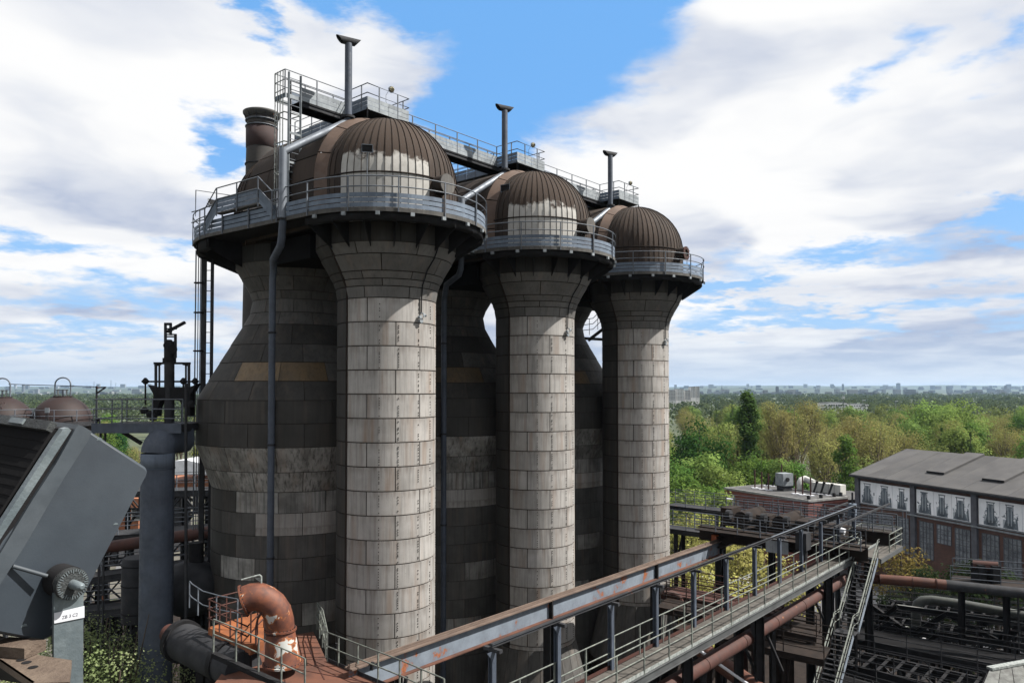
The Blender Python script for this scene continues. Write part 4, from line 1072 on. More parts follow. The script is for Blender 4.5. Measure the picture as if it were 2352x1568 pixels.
# strap bracket, dial and knob
def mid(px, py, off): return S(px, py, -off)
sb = MB().extrude([mid(93, 1350, .05), mid(161, 1345, .05), mid(160, 1566, .05), mid(155, 1590, .05), mid(99, 1600, .05), mid(93, 1570, .05)], nW*.006).build('strap', M['lamp_strap'], fl_)
cd0 = mid(129, 1328, .062); rr = (mid(129 + 35, 1328, .062) - cd0).length
def disc(r_, o0, o1, name, m, seg=40, par=None):
    return MB().tube([cd0 + nW*o0, cd0 + nW*o1], r_, seg).build(name, m, par or fl_)
dl = disc(rr, 0, .022, 'dial', M['dial'])
disc(rr*1.05, .014, .05, 'dial_boss', M['black'])
ux = nW.cross(Vector((0, 0, 1))).normalized(); uy = ux.cross(nW)
tk = MB()
for j in range(36):
    w = 2*PI*j/36; v_ = ux*math.cos(w) + uy*math.sin(w); tk.bar(cd0 - nW*.0005 + v_*rr*(.80 if j % 3 else .70), cd0 - nW*.0005 + v_*rr*.96, .0016, .0012, up=nW)
tk.build('graduation', M['lamp_strap'], dl, kind='stuff')
MB().tube([cd0, cd0 - nW*.006, cd0 - nW*.03, cd0 - nW*.034], [rr*.30, rr*.30, rr*.26, rr*.12], 20).build('knob', M['lamp_strap'], dl)
MB().tube([S(22, 1297, -.012), S(90, 1316, -.03)], .004, 8).build('tie_rod', M['lamp_rim'], fl_)
# label on the strap
LB = [mid(93, 1378, .0575), mid(161, 1364, .0575), mid(161, 1389, .0575), mid(93, 1402, .0575)]
# orientation: text baseline follows the tilted sticker
lb = MB().extrude([mid(92.5, 1395, .0515), mid(92.5, 1420 - 2, .0515), mid(161.5, 1405, .0515), mid(161.5, 1379, .0515)], -nW*.0012).build('label', M['label_white'], fl_)
tc = bpy.data.curves.new('lettering', 'FONT'); tc.body = 'ZB 3 C2'; tc.size = 1; tc.align_x = 'CENTER'; tc.align_y = 'CENTER'
to = bpy.data.objects.new('lettering', tc); col.objects.link(to)
dg = bpy.context.evaluated_depsgraph_get(); me = bpy.data.meshes.new_from_object(to.evaluated_get(dg)); bpy.data.objects.remove(to)
a_, b_ = mid(110, 1405.2, .0532), mid(146, 1398, .0532)
ex = (b_ - a_).normalized(); ez = -nW; ey = ez.cross(ex).normalized(); w_ = (b_ - a_).length
xs = [v.co.x for v in me.vertices]; kx = w_ / (max(xs) - min(xs)); c0 = (a_ + b_)/2
mm = Matrix((ex*kx, ey*kx, ez*kx)).transposed().to_4x4(); mm.translation = c0 - WO[lb]
me.transform(mm); me.materials.append(M['ink'])
put('lettering', me, lb, WO[lb])
# slotted steel bracket under the lamp
br_ = thing('steel_bracket', 'brown slotted steel angle with a square block under the big floodlight', 'bracket', P(60, 1568, 1.5))
def B(px, py, z=25.36): return PZ(px, py, z)
zb_ = P(60, 1500, 1.45).z
pts = [PZ(-60, 1440, zb_), PZ(10, 1462, zb_), PZ(62, 1492, zb_), PZ(93, 1504, zb_), PZ(165, 1515, zb_), PZ(160, 1565, zb_), PZ(75, 1568, zb_), PZ(0, 1517, zb_), PZ(-60, 1490, zb_)]
MB().extrude(pts, (0, 0, -.012)).build('plate', M['rust_steel'], br_)
MB().extrude([PZ(0, 1517, zb_), PZ(75, 1568, zb_), PZ(80, 1575, zb_ - .09), PZ(0, 1560, zb_ - .09), PZ(-60, 1530, zb_ - .09), PZ(-60, 1490, zb_)], (0, .006, 0)).build('flange', M['black'], br_)
c_ = PZ(38, 1500, zb_); MB().box(c_ + Vector((0, 0, .011)), (.085, .05, .02), Matrix.Rotation(R(-12), 3, 'Z')).build('block', M['rust_steel'], br_)
for px, py in ((6, 1484), (18, 1492), (49, 1515), (61, 1521), (76, 1532)):
    MB().lathe([(.0085, zb_ + .001), (.0001, zb_ + .0012)], 12, c=tuple(PZ(px, py, zb_))[:2]).build('bolt_hole', M['black'], br_)
MB().bar((PZ(60, 1530, zb_).x, PZ(60, 1530, zb_).y, 0), (PZ(60, 1530, zb_).x, PZ(60, 1530, zb_).y, zb_ - .1), .08).build('mast', M['rust_steel'], br_)
# ================================================================ crane girder, long gangway, stairs
def W_(u, v, h): return RF(0, u, v, h)
M['girder_blue'] = mat('girder_blue', (.17, .20, .24), (.11, .13, .16), rough=.6, scale=1.0, rust=.5, rustcol=(.15, .05, .02), rscale=1.0)
M['rail_brown'] = mat('rail_brown', (.135, .098, .078), (.09, .064, .052), rough=.75, scale=1.2, streak=.1)
M['rust_deck'] = mat('rust_deck', (.115, .045, .027), (.06, .027, .019), rough=.85, scale=.9, rust=.2, streak=.1)
M['rust_bright'] = mat('rust_bright', (.26, .085, .028), (.15, .05, .02), rough=.8, scale=1.6, rust=.3, rustcol=(.13, .045, .02))
GV, GH = -4.15, -10.0
cg = thing('crane_girder', 'long pale blue crane runway girder with rust stains and a brown top flange', 'girder', W_(10, GV, GH - 1))
joints = [-5.2, 6.6, 16.6, 25.1]
for a, b in zip(joints, joints[1:]):
    MB().bar(W_(a + .01, GV, GH - .05), W_(b - .01, GV, GH - .05), .46, .05).build('top_flange', M['rail_brown'], cg)
    MB().bar(W_(a + .04, GV, GH - .50), W_(b - .04, GV, GH - .50), .025, .84).build('web', M['girder_blue'], cg)
    MB().bar(W_(a + .01, GV, GH - .945), W_(b - .01, GV, GH - .945), .40, .045).build('bottom_flange', M['rust_deck'], cg)
MB().bar(W_(-5.2, GV, GH - .0), W_(25.1, GV, GH - .0), .13, .05).build('rail_foot', M['rail_brown'], cg)
MB().bar(W_(-5.2, GV, GH + .06), W_(25.1, GV, GH + .06), .065, .08).build('crane_rail', M['rail_brown'], cg)
for u in joints[1:]:
    MB().bar(W_(u, GV - .21, GH - .5), W_(u, GV + .21, GH - .5), .10, .84).build('end_stiffener', M['black'], cg)
for u in joints[1:] + [-3.0, 34.0]:
    c_ = W_(u, GV, 0); 
    MB().ibeam((c_.x, c_.y, 0), (c_.x, c_.y, EYE + GH - .99), .42, .42, tf=.03, tw=.03, up=(ROWV.x, ROWV.y, 0)).build('column', M['black'], cg)
    if u in (6.6, 16.6): MB().bar(W_(u + .28, GV - .1, GH - 1.0), W_(u + .7, GV - .3, -25.9), .10, .03).build('cable_tray', M['galv_light'], cg)
# ---- long gangway with monorail posts
HW, VN, VF, UA, UB = -10.0, -12.55, -11.36, -9.5, 31.2
lw = thing('crane_gangway', 'long railed gangway with a monorail beam on tall posts, running up to the right', 'gangway', W_(12, -12, HW))
M['girder_dark'] = mat('girder_dark', (.065, .070, .072), (.04, .042, .045), rough=.7, scale=1.2, rust=.25)
M['plank'] = mat('plank', (.080, .073, .064), (.052, .047, .042), rough=.8, rnd=.18, scale=2.5, streak=.1, rust=.25)
pl = MB().box((0, 0, -.02), (.97, VF - VN - .06, .035)).mesh('deck_plate', M['plank'])
i = 0
while UA + i < UB - .5:
    put('deck_plate', pl, lw, W_(UA + i + .5, (VN + VF)/2, HW), (0, 0, RA)); i += 1
for v in (VN, VF):
    MB().ibeam(W_(UA, v, HW - .17), W_(UB, v, HW - .17), .12, .30).build('edge_beam', M['girder_dark'] if v == VN else M['black'], lw)
    MB().bar(W_(UA, v, HW + .07), W_(UB, v, HW + .07), .012, .13).build('toe_board', M['rail_light'] if v == VN else M['rust_red'], lw)
u = UA
while u < UB: MB().bar(W_(u, VN, HW - .2), W_(u, VF, HW - .2), .08, .14).build('cross_beam', M['black'], lw); u += 2.0
M['rail_lichen'] = mat('rail_lichen', (.15, .165, .145), (.07, .078, .074), rough=.75, scale=5, bump=.1)
railing(lw, [W_(UA, VN, HW), W_(26.2, VN, HW)], 1.1, (1.0, .52), M['rail_lichen'], .026, 1.75, pw=.05)
railing(lw, [W_(UA, VF, HW), W_(UB, VF, HW)], 1.1, (1.0, .52), M['rail_lichen'], .026, 1.75, pw=.05)
# monorail posts
mast_m = MB().ibeam((0, 0, 0), (0, 0, 2.30), .17, .17, up=(0, 1, 0)).mesh('mast', M['pipe_blue'])
nm = 12
for k in range(nm):
    u = -5.5 + 3.17*k; p = W_(u, VF - .05, HW)
    put('mast', mast_m, lw, p, (0, 0, RA))
    MB().bar(W_(u, VF - .4, HW + 2.36), W_(u, VF + .25, HW + 2.36), .14, .10).build('mast_arm', M['steel_dark'], lw)
    MB().extrude([W_(u - .3, VF - .14, HW + 2.32), W_(u, VF - .14, HW + 2.32), W_(u, VF - .14, HW + 1.95)], (RF(0, 0, .03, 0) - RF(0, 0, 0, 0))).build('gusset', M['pipe_blue'], lw)
MB().ibeam(W_(-5.6, VF - .1, HW + 2.5), W_(-5.5 + 3.17*(nm-1) + .3, VF - .1, HW + 2.46), .11, .11).build('monorail_beam', M['steel_dark'], lw)
MB().bar(W_(-5.6, VF - .1, HW + 2.525), W_(-5.5 + 3.17*(nm-1) + .3, VF - .1, HW + 2.525), .10, .012).build('beam_top', M['rail'], lw)
# hanging cable trolleys at the far end
for j in range(9):
    u = 23.2 + .42*j; MB().bar(W_(u, VF - .1, HW + 2.1), W_(u, VF - .1, HW + 2.42), .16, .08).build('cable_carrier', M['black'], lw)
MB().box(W_(20.3, VF, HW + 1.6), (.75, .6, .95), Matrix.Rotation(RA, 3, 'Z')).build('hoist_box', M['steel_dark'], lw)
MB().tube([W_(20.3, VF, HW + 1.1), W_(20.3, VF, HW + .55)], .22, 10).build('hoist_drum', M['black'], lw)
MB().box(W_(29.6, VF + .1, HW + 2.2), (.45, .4, .75), Matrix.Rotation(RA, 3, 'Z')).build('cable_box', M['galv_blue'], lw)
MB().bar(W_(29.6, VF + .1, HW), W_(29.6, VF + .1, HW + 3.3), .09).build('box_post', M['steel_dark'], lw)
# landing at the far end and its rails
LD = [(26.2, VN), (26.2, VN - 1.25), (UB, VN - 1.25), (UB, VF)]
mb = MB(); P4 = [W_(*q, HW - .10) for q in (LD[0], LD[1], LD[2], (UB, VN))]
mb.extrude([P4[3], P4[2], P4[1], P4[0]], (0, 0, .06)).build('landing', M['plank'], lw)
MB().bar(W_(26.2, VN - 1.25, HW - .2), W_(UB, VN - 1.25, HW - .2), .1, .26).build('edge_beam', M['girder_dark'], lw)
railing(lw, [W_(28.2, VN - 1.25, HW), W_(UB, VN - 1.25, HW), W_(UB, VF, HW)], 1.1, (1.0, .66, .33), M['rail_lichen'], .026, 1.3, pw=.05)
# supporting columns of the gangway
for u in (-3, 4.6, 11.5, 14.0, 21.0, 28.6):
    for v in ((VN + .1, VF - .1) if u != 14.0 else (VF,)):
        c_ = W_(u, v, 0); MB().ibeam((c_.x, c_.y, 0), (c_.x, c_.y, EYE + HW - .33), .36, .36, tf=.03, tw=.03, up=(1, 0, 0)).build('column', M['black'], lw)
    MB().bar(W_(u, VN, HW - 3.5), W_(u, VF, HW - 1.0), .12).build('brace', M['black'], lw)
for u in (11.2, 21.3): 
    MB().bar(W_(u, VN + .3, HW - .4), W_(u + 3.2, VN + .6, -22), .16).build('raker', M['steel_dark'], lw)
# ---- stairs going down beside the gangway, towards the viewer
stt = thing('steel_stairs', 'steep open steel stairs with pale double handrails descending beside the long gangway', 'stairs', W_(20, -13.2, -16))
SV0, SV1, SL = VN - .12, VN - 1.12, .84
tread = MB().box((0, 0, 0), (.25, 1.0, .035)).mesh('tread', M['steel_dark'])
def flight(u0, h0, n, du=.235):
    dh = du * SL
    for i in range(n): put('tread', tread, stt, W_(u0 - du*(i + .5), (SV0 + SV1)/2, h0 - dh*(i + .5)), (0, 0, RA))
    a, b = (u0, h0), (u0 - du*n, h0 - dh*n)
    for v in (SV0, SV1):
        MB().bar(W_(a[0], v, a[1] - .06), W_(b[0], v, b[1] - .06), .03, .24).build('stringer', M['girder_blue'] if v == SV1 else M['steel_dark'], stt)
        for hh in (1.05, .92, .5):
            MB().tube([W_(a[0] + .35, v, a[1] + hh), W_(a[0], v, a[1] + hh), W_(b[0], v, b[1] + hh), W_(b[0] - .35, v, b[1] + hh)], .024, 6).build('hand_rail', M['rail_lichen'], stt)
        k = max(2, round(n / 6))
        for i in range(k + 1):
            t_ = i/k; uu = a[0] + (b[0]-a[0])*t_; hh = a[1] + (b[1]-a[1])*t_
            MB().bar(W_(uu, v, hh - .1), W_(uu, v, hh + 1.05), .045).build('rail_post', M['rail_lichen'], stt)
    return b
cur = (26.15, HW)
for n in (17, 15, 15, 18):
    cur = flight(cur[0], cur[1], n)
    MB().box(W_(cur[0] - .45, (SV0 + SV1)/2, cur[1] - .02), (.9, 1.1, .05), Matrix.Rotation(RA, 3, 'Z')).build('stair_landing', M['steel_dark'], stt)
    for v in (SV0, SV1): MB().bar(W_(cur[0] - .45, v, cur[1]), (W_(cur[0] - .45, v, 0).x, W_(cur[0] - .45, v, 0).y, 0), .12).build('stair_leg', M['black'], stt)
    cur = (cur[0] - .9, cur[1])
# side railing going off to the lower left from the stair landing
gallery('railed side gallery leaving the steel stairs at the bottom of the photo', W_(17.5, VN + .4, -17.4), W_(11.0, VN - .2, -19.4), 1.2, rail_m='rail_lichen', legs=2)

# ---- red main under the gangway, and the orange pipe running right
rm = thing('red_main', 'dull red pipe running just below the long gangway', 'pipe', W_(10, -11.9, -11.6))
a, b = W_(-8, -11.95, -11.4), W_(25.6, -11.95, -11.4)
MB().tube([a, b], .31, 20).build('pipe_shell', M['rust_red'], rm)
for i in range(1, 9):
    p = a.lerp(b, i/9); e = (b - a).normalized(); MB().tube([p, p + e*.05], .33, 20).build('weld_band', M['rust_red'], rm)
for i in (2, 4, 6, 8): p = a.lerp(b, i/9); MB().bar(p - Vector((0, 0, .3)), (p.x, p.y, 0), .2).build('saddle_leg', M['black'], rm)
om = thing('orange_rust_pipe', 'rusty orange brown pipe leaving the stairs to the right, in front of the hall', 'pipe', P(2080, 1345, 47))
q = [P(1975, 1326, 48.6), P(2100, 1335, 47.4), P(2172, 1342, 46.9)]
M['rust_pipe2'] = mat('rust_pipe2', (.095, .034, .02), (.055, .022, .016), rough=.75, scale=1.2, streak=.2, rust=.35, rustcol=(.30, .11, .04))
MB().tube(q, .31, 20).build('pipe_shell', M['rust_pipe2'], om)
MB().tube([q[-1], P(2352, 1362, 45.5), P(2600, 1385, 44)], .31, 18).build('dark_length', M['steel_dark'], om)
for px in (2020, 2095, 2150): p = P(px, 1330 + (px - 1990)*.062, 48.3 - (px-1975)*.0075); MB().tube([p, p + (q[2]-q[0]).normalized()*.06], .335, 18).build('pipe_joint', M['rust_red'], om)

# ================================================================ rusty deck, elbow pipe, platforms at the bottom left of the middle
RDH = -10.35
rd = thing('rusty_deck', 'orange brown rusty plate deck at the bottom with railings casting shadows', 'platform', PZ(720, 1540, EYE + RDH))
def D(px, py, h=RDH): return PZ(px, py, EYE + h)
dk = [D(470, 1600), D(560, 1475), D(720, 1450), D(751, 1518), D(880, 1572), D(1000, 1640), D(700, 1760)]
mb = MB(); mb.extrude(list(reversed([p - Vector((0, 0, .1)) for p in dk])), (0, 0, .1)); mb.build('deck_plate', M['rust_deck'], rd)
for i, (a, b) in enumerate((((700, 1470), (745, 1560)), ((640, 1462), (660, 1600)), ((600, 1520), (860, 1570)))):
    MB().bar(D(*a) + Vector((0, 0, .008)), D(*b) + Vector((0, 0, .008)), .04, .012).build('plate_seam', M['rust_red'], rd)
railing(rd, [D(728, 1445), D(751, 1518), D(921, 1590), D(1020, 1638)], 1.1, (1.0, .52), M['rail_lichen'], .026, 1.15, pw=.05)
MB().bar(D(751, 1518) + Vector((0, 0, .07)), D(1000, 1624) + Vector((0, 0, .07)), .015, .14).build('toe_board', M['steel_dark'], rd)
MB().bar(D(751, 1518) + Vector((0, 0, -.22)), D(1000, 1624) + Vector((0, 0, -.22)), .1, .22).build('edge_beam', M['black'], rd)
for px, py in ((560, 1480), (745, 1510), (640, 1600), (950, 1600)): p = D(px, py); MB().bar((p.x, p.y, 0), p - Vector((0, 0, .1)), .4).build('column', M['black'], rd)
for px, py in ((771, 1500), (853, 1545), (930, 1580)):
    p = D(px, py); MB().tube([p + Vector((0, 0, .12)), p + Vector((.05, 0, .4))], .07, 8).build('conduit_box', M['black'], rd)
# elbow: cone, flange, bend, open flange
el = thing('rusty_elbow_vent', 'rusty orange and white flanged elbow pipe curving left above the deck', 'pipe', D(650, 1530))
EYY = 27.6
def E_(px, py, dy=0.): return P(px, py, EYY + dy)
px_m = EYY / F
base = E_(650, 1524); 
M['rust_white'] = mat('rust_white', (.26, .085, .03), (.16, .055, .025), rough=.75, scale=1.4, rust=0, streak=.12)
RW_MID = E_(644, 1444).z - base.z
def rw():
    m = bpy.data.materials.new('rust_flaking'); m.use_nodes = True; t = NT(m.node_tree); t.n.clear()
    ob = t.new('TexCoord').outputs['Object']
    zr = t.sep(ob)[2]; mz = RW_MID; bias = t.math('MULTIPLY', t.ramp(zr, mz - .55, mz - .12), t.ramp(zr, mz + .12, mz - .02)); n = t.math('ADD', t.noise(ob, 1.9, 9, .60, .4), t.math('MULTIPLY', bias, .13)); f = t.ramp(n, .615, .627); e = t.ramp(n, .55, .615)
    rc = t.mix(t.ramp(t.noise(ob, 3, 5, .6), .3, .7), (.045, .013, .008), (.115, .032, .012))
    c = t.mix(e, rc, (.22, .07, .015)); c = t.mix(f, c, (.30, .31, .30))
    b = t.new('BsdfPrincipled', {'Base Color': c, 'Roughness': .7}); bn = t.new('Bump', {'Strength': .3, 'Distance': .02, 'Height': n}); t.l.new(bn.outputs[0], b.inputs['Normal'])
    o = t.new('OutputMaterial'); t.l.new(b.outputs[0], o.inputs[0]); return m
M['rust_flake'] = rw()
def ring_flange(c, n_, r_, th, name, par, bolts=24, m='rust_flake'):
    f = MB().tube([c - n_*th/2, c + n_*th/2], r_, 30).build(name, M[m], par)
    u = n_.orthogonal().normalized(); w = n_.cross(u); bm = MB()
    for i in range(bolts):
        q = 2*PI*i/bolts; p = c + (u*math.cos(q) + w*math.sin(q))*r_*.9; bm.tube([p - n_*(th/2 + .03), p + n_*(th/2 + .03)], .022, 6)
    bm.build('bolts', M['steel_dark'], f, kind='stuff')
    return f
MB().tube([base, E_(644, 1450)], [41*px_m, 32*px_m], 30).build('cone', M['rust_flake'], el)
ring_flange(base + Vector((0, 0, .03)), Vector((0, 0, 1)), 45*px_m, .07, 'base_flange', el, 28)
ring_flange(E_(644, 1444), Vector((0, 0, 1)), 36*px_m, .07, 'mid_flange', el)
ctr = E_(583, 1420)
bd = []
cpts = [(643, 1440), (642, 1425), (637, 1405), (626, 1388), (611, 1376), (594, 1369), (578, 1370), (562, 1376)]
bd = [E_(x, y, -.06*i) for i, (x, y) in enumerate(cpts)]
MB().tube(bd, [(32 - i*.33)*px_m for i in range(len(bd))], 30, caps=False).build('bend', M['rust_flake'], el)
n_ = (bd[-1] - bd[-2]).normalized()
ring_flange(bd[-1] + n_*.04, n_, 34*px_m, .07, 'open_flange', el)
MB().tube([bd[-1] + n_*.08, bd[-1] + n_*.09], 27*px_m, 24).build('bore', M['black_void'], el)
MB().tube([E_(555, 1331, -.3), E_(596, 1320, -.3), E_(600, 1323, -.3), E_(600, 1343, -.3)], .035, 8).build('lifting_bar', M['rail_light'], el)
MB().extrude([E_(584, 1326, -.3), E_(599, 1326, -.3), E_(599, 1337, -.3)], (0, .03, 0)).build('bar_web', M['rail_light'], el)
# box platform left of it
BPH = -9.4
bp = thing('rust_box_platform', 'bright rust orange box platform with thin rusty railings left of the elbow pipe', 'platform', PZ(540, 1450, EYE + BPH))
def Q(px, py): return PZ(px, py, EYE + BPH)
tp = [Q(480, 1440), Q(568, 1480), Q(600, 1450), Q(603, 1405)]
MB().extrude([p for p in (Q(478, 1440), Q(575, 1482), Q(606, 1470), Q(606, 1402))], (0, 0, -.35)).build('box', M['rust_bright'], bp)
rr_ = [Q(606, 1404), Q(478, 1440), Q(568, 1484), Q(606, 1440)]
railing(bp, rr_, 1.1, (1.0, .66, .33), M['rust_red'], .028, .85, pw=.045)
for p in (Q(482, 1444), Q(570, 1478), Q(602, 1420)): MB().bar(p - Vector((0, 0, .3)), (p.x, p.y, 0), .22).build('leg', M['black'], bp)
MB().tube([E_(588, 1480, -.6), E_(588, 1440, -.6), E_(592, 1420, -.6), E_(600, 1408, -.6), E_(605, 1395, -.6)], .04, 8).build('bent_rail', M['rust_red'], bp)
# curved railing behind and railing in front
rl = thing('curved_guard_rail', 'thin dark curved guard rail behind the rusty box platform', 'railing', P(480, 1420, 31))
cr = [P(435, 1395, 31.5), P(440, 1380 + 22, 31), P(465, 1420, 30.4), P(505, 1432, 30), P(545, 1440, 29.6)]
railing(rl, cr, 1.1, (1.0, .5), M['rail'], .025, 1.2)
fr_ = thing('front_guard_rail', 'pale metal guard rail crossing in front of the rusty deck at the bottom', 'railing', P(600, 1568, 25))
railing(fr_, [P(490, 1497, 25.5), P(565, 1528, 25), P(700, 1592, 24)], 1.1, (1.0, .55), M['rail_lichen'], .024, 1.1, pw=.045)
MB().bar(P(490, 1502, 25.5), P(700, 1597, 24), .2, .16).build('kerb_beam', M['black'], fr_)
# ladder-like railing by the first shaft
lr = thing('short_side_rail', 'short pale railing climbing beside the foot of the nearest shaft', 'railing', P(735, 1440, 30))
railing(lr, [P(752, 1518, 28.4), P(741, 1462, 31), P(729, 1440, 33.5)], 1.1, (1.0, .66, .33), M['rail_lichen'], .024, .7, pw=.04)
# ================================================================ crane machinery on the girder, dark steelwork
cm = thing('crane_trolley', 'dark rusted crane trolley with drums and railings behind the far end of the girder', 'crane', W_(27, GV - 3, GH))
Rr = Matrix.Rotation(RA, 3, 'Z')
M['black_rust'] = mat('black_rust', (.028, .021, .018), (.016, .013, .012), spec=.12, rough=.9, scale=1.5, rust=.3, rustcol=(.07, .03, .018))
for v in (GV - .2, GV - 7.6): MB().ibeam(W_(24.6, v, GH - .1), W_(31.5, v, GH - .1), .4, .7, tf=.04).build('end_carriage', M['black_rust'], cm)
for u in (25.0, 30.6): MB().ibeam(W_(u, GV + 1.4, GH + .35), W_(u, GV - 9.3, GH + .35), .5, .9, tf=.05).build('bridge_beam', M['black_rust'], cm)
for u in (24.4, 31.3):
    MB().bar(W_(u, GV + 1.2, GH + .7), W_(u, GV - 9.2, GH + .7), 1.0, .06).build('walk_deck', M['black_rust'], cm)
    for s_ in (-.5, .5): railing(cm, [W_(u + s_, GV + 1.2, GH + .72), W_(u + s_, GV - 9.2, GH + .72)], 1.1, (1.0, .66, .33), M['steel_dark' if s_ > 0 else 'rail'], .028, 1.5, pw=.055)
for v in (-1.0, -3.6): MB().tube([W_(26.2, GV + v, GH + 1.35), W_(29.4, GV + v, GH + 1.35)], .48, 18).build('rope_drum', M['black_rust'], cm)
for v, z, s_ in ((-2.3, 1.2, (1.2, .9, .9)), (-5.0, 1.1, (1.6, 1.0, 1.0)), (-6.7, 1.0, (2.0, 1.1, .8)), (0.2, 1.3, (1.5, .8, 1.2))):
    MB().box(W_(27.3, GV + v, GH + z), s_, Rr).build('gear_case', M['black_rust'], cm)
for v in (-.4, -1.8, -2.8, -4.3, -5.9): MB().tube([W_(26.0, GV + v, GH + 1.6), W_(26.0, GV + v + .3, GH + 1.6)], .3, 14).build('wheel', M['steel_dark'], cm)
MB().extrude([W_(24.0, GV - 3.6, GH - .1), W_(24.0, GV - 5.0, GH - .1), W_(24.0, GV - 5.0, GH + .75), W_(24.0, GV - 3.6, GH + .75)], (-.03, -.03, 0)).build('name_board', M['galv_light'], cm)
tg = MB().box(W_(24.9, GV + .2, GH + .15), (.5, .35, .4), Rr).build('orange_buffer', M['rust_or'], cm)
lp_ = thing('site_lamp', 'small white site lamp hanging in a dark frame near the end of the long gangway', 'lamp', W_(26.5, VF - .1, HW + 1.3))
MB().tube([W_(26.5, VF - .1, HW + 1.3), W_(26.5, VF - .35, HW + 1.25)], .2, 12).build('lamp_body', M['label_white'], lp_); MB().box(W_(26.5, VF + .05, HW + 1.35), (.5, .3, .6), Rr).build('lamp_bracket', M['black'], lp_)
# access gangway going left behind the far shaft
gallery('grey railed crane access gangway beside the farthest shaft, behind the girder', W_(26.3, GV + 6.2, GH + .2), W_(26.3, GV + 1.0, GH + .2), 1.2, legs=1, levels=(1.0, .66, .33))
gallery('second railed crane gangway further back right of the farthest shaft', W_(33.5, GV + 8.2, GH + .6), W_(33.5, GV - 9, GH + .6), 1.4, legs=2, levels=(1.0, .66, .33))
for k, (u, v0, v1, h) in enumerate(((29.0, GV + .5, GV - 8.5, GH + 2.1), (33.0, GV - .5, GV - 9.5, GH + 1.9))):
    t = thing('guard_railing', ['upper pale guard railing along the near side of the crane trolley', 'upper guard railing along the far side of the crane trolley'][k], 'railing', W_(u, v0, h))
    railing(t, [W_(u, v0, h - 1.1), W_(u, v1, h - 1.1)], 1.1, (1.0, .5), M['rail'], .028, 1.5)
for k, (v, h) in enumerate(((GV - 9.0, GH + 2.6), (GV - 6.4, GH + 2.4))): MB().bar(W_(20.0 + 7*k, v, h), W_(31.0, v, h), .1, .1).build('conductor_bar', M['steel_dark'], cm)

# galleries below and beyond: rust ones in the gap under the gangway, black ones to the right
for k, (a, b, lab, m) in enumerate((
    (P(1530, 1352, 47), P(1790, 1398, 43), 'rusty railed gallery under the girder, just right of the farthest shaft', 'rust_red'),
    (P(1520, 1382, 44), P(1880, 1450, 40), 'second rusty gallery lower down behind the gangway columns', 'black_rust'),
    (P(1560, 1430, 42), P(1900, 1500, 38), 'third gallery, darkest and lowest behind the gangway columns', 'black_rust'))):
    gallery(lab, a, b, 1.8, m=m, rail_m='rust_red' if k == 0 else 'black_rust', legs=2, levels=(1.0, .66, .33))
ap = thing('rust_pipe_arch', 'rusty pipe bend arching over beside the foot of the farthest shaft', 'pipe', P(1560, 1420, 44))
MB().tube([P(1525, 1362, 45), P(1545, 1362, 45), P(1558, 1368, 45), P(1565, 1382, 45), P(1566, 1425, 45), P(1566, 1500, 45)], .17, 12).build('pipe_shell', M['rust_red'], ap)
simple('slanting_pipe', 'brown sloping pipe with a white strip beside it crossing under the red main', 'pipe', MB().tube([P(1590, 1475, 40), P(1900, 1700, 30)], .42, 16), 'rust_pipe2')
simple('white_conduit', 'thin white conduit sloping down under the long gangway', 'pipe', MB().tube([P(1600, 1488, 38), P(1760, 1600, 33)], .07, 8), 'label_white')
shed = thing('dark_shed', 'black steel shed roof low under the long gangway', 'building', (19, 36, 0))
MB().box((18.5, 36, 3.5), (14, 9, 6.6), Rr).build('wall', M['black_rust'], shed)
mb = MB(); mb.extrude([Vector((18.5, 36, 7)) + Rr @ Vector(q) for q in ((-7.4, -5, 0), (7.4, -5, 0), (7.4, 5, .9), (-7.4, 5, .9))], (0, 0, .12)).build('roof', M['black_rust'], shed)
labs = ['black steel gallery with railings crossing at the lower right behind the stairs', 'broad black gallery below it at the lower right', 'dark gallery with cross braces at the right edge',
        'lowest dark gallery in the bottom right corner', 'thin dark gallery right behind the lower stairs', 'deep dark gallery between the stairs and the bent black pipe']
gl_ = [(P(1955, 1412, 56), P(2420, 1475, 49), 2.2), (P(1940, 1448, 50), P(2420, 1532, 44), 2.4), (P(2040, 1382, 60), P(2420, 1420, 54), 1.8),
       (P(1920, 1500, 45), P(2420, 1610, 38), 2.6), (P(1930, 1385, 62), P(2100, 1400, 60), 1.4), (P(1900, 1560, 40), P(2300, 1680, 34), 2.4)]
for gi, (lab, (a, b, w)) in enumerate(zip(labs, gl_)): gallery(lab, a, b, w, open_deck=gi in (0, 2, 3, 4), m='black', legs=3, levels=(1.0, .66, .33), rail_m='steel_dark', lat=.9 if w > 2.1 else 0, depth=.45)
# cross frames between them
cf = thing('cross_frame', 'open frame of sloping dark beams with pale tops at the lower right', 'frame', P(2150, 1420, 52))
M['beam_top'] = mat('beam_top', (.12, .125, .12), (.06, .06, .058), rough=.8, scale=3)
for a, b in (((2012, 1430), (2060, 1393)), ((2060, 1393), (2200, 1412)), ((2105, 1450), (2172, 1410)), ((2172, 1410), (2352, 1436)), ((2180, 1412), (2290, 1470)), ((2240, 1440), (2352, 1400)), ((2260, 1480), (2352, 1440)), ((2000, 1390), (2070, 1440)), ((1975, 1470), (2052, 1425)), ((2110, 1490), (2155, 1455))):
    p, q = P(*a, 52), P(*b, 50); MB().ibeam(p, q, .22, .32, tf=.03).build('beam', M['black'], cf); MB().bar(p + Vector((0, 0, .165)), q + Vector((0, 0, .165)), .22, .01).build('beam_top', M['beam_top'], cf)
for px in (2065, 2140, 2250, 2330):
    p = P(px, 1425, 51); MB().ibeam((p.x, p.y, 0), p, .26, .26, up=(1, 0, 0)).build('post', M['black'], cf)
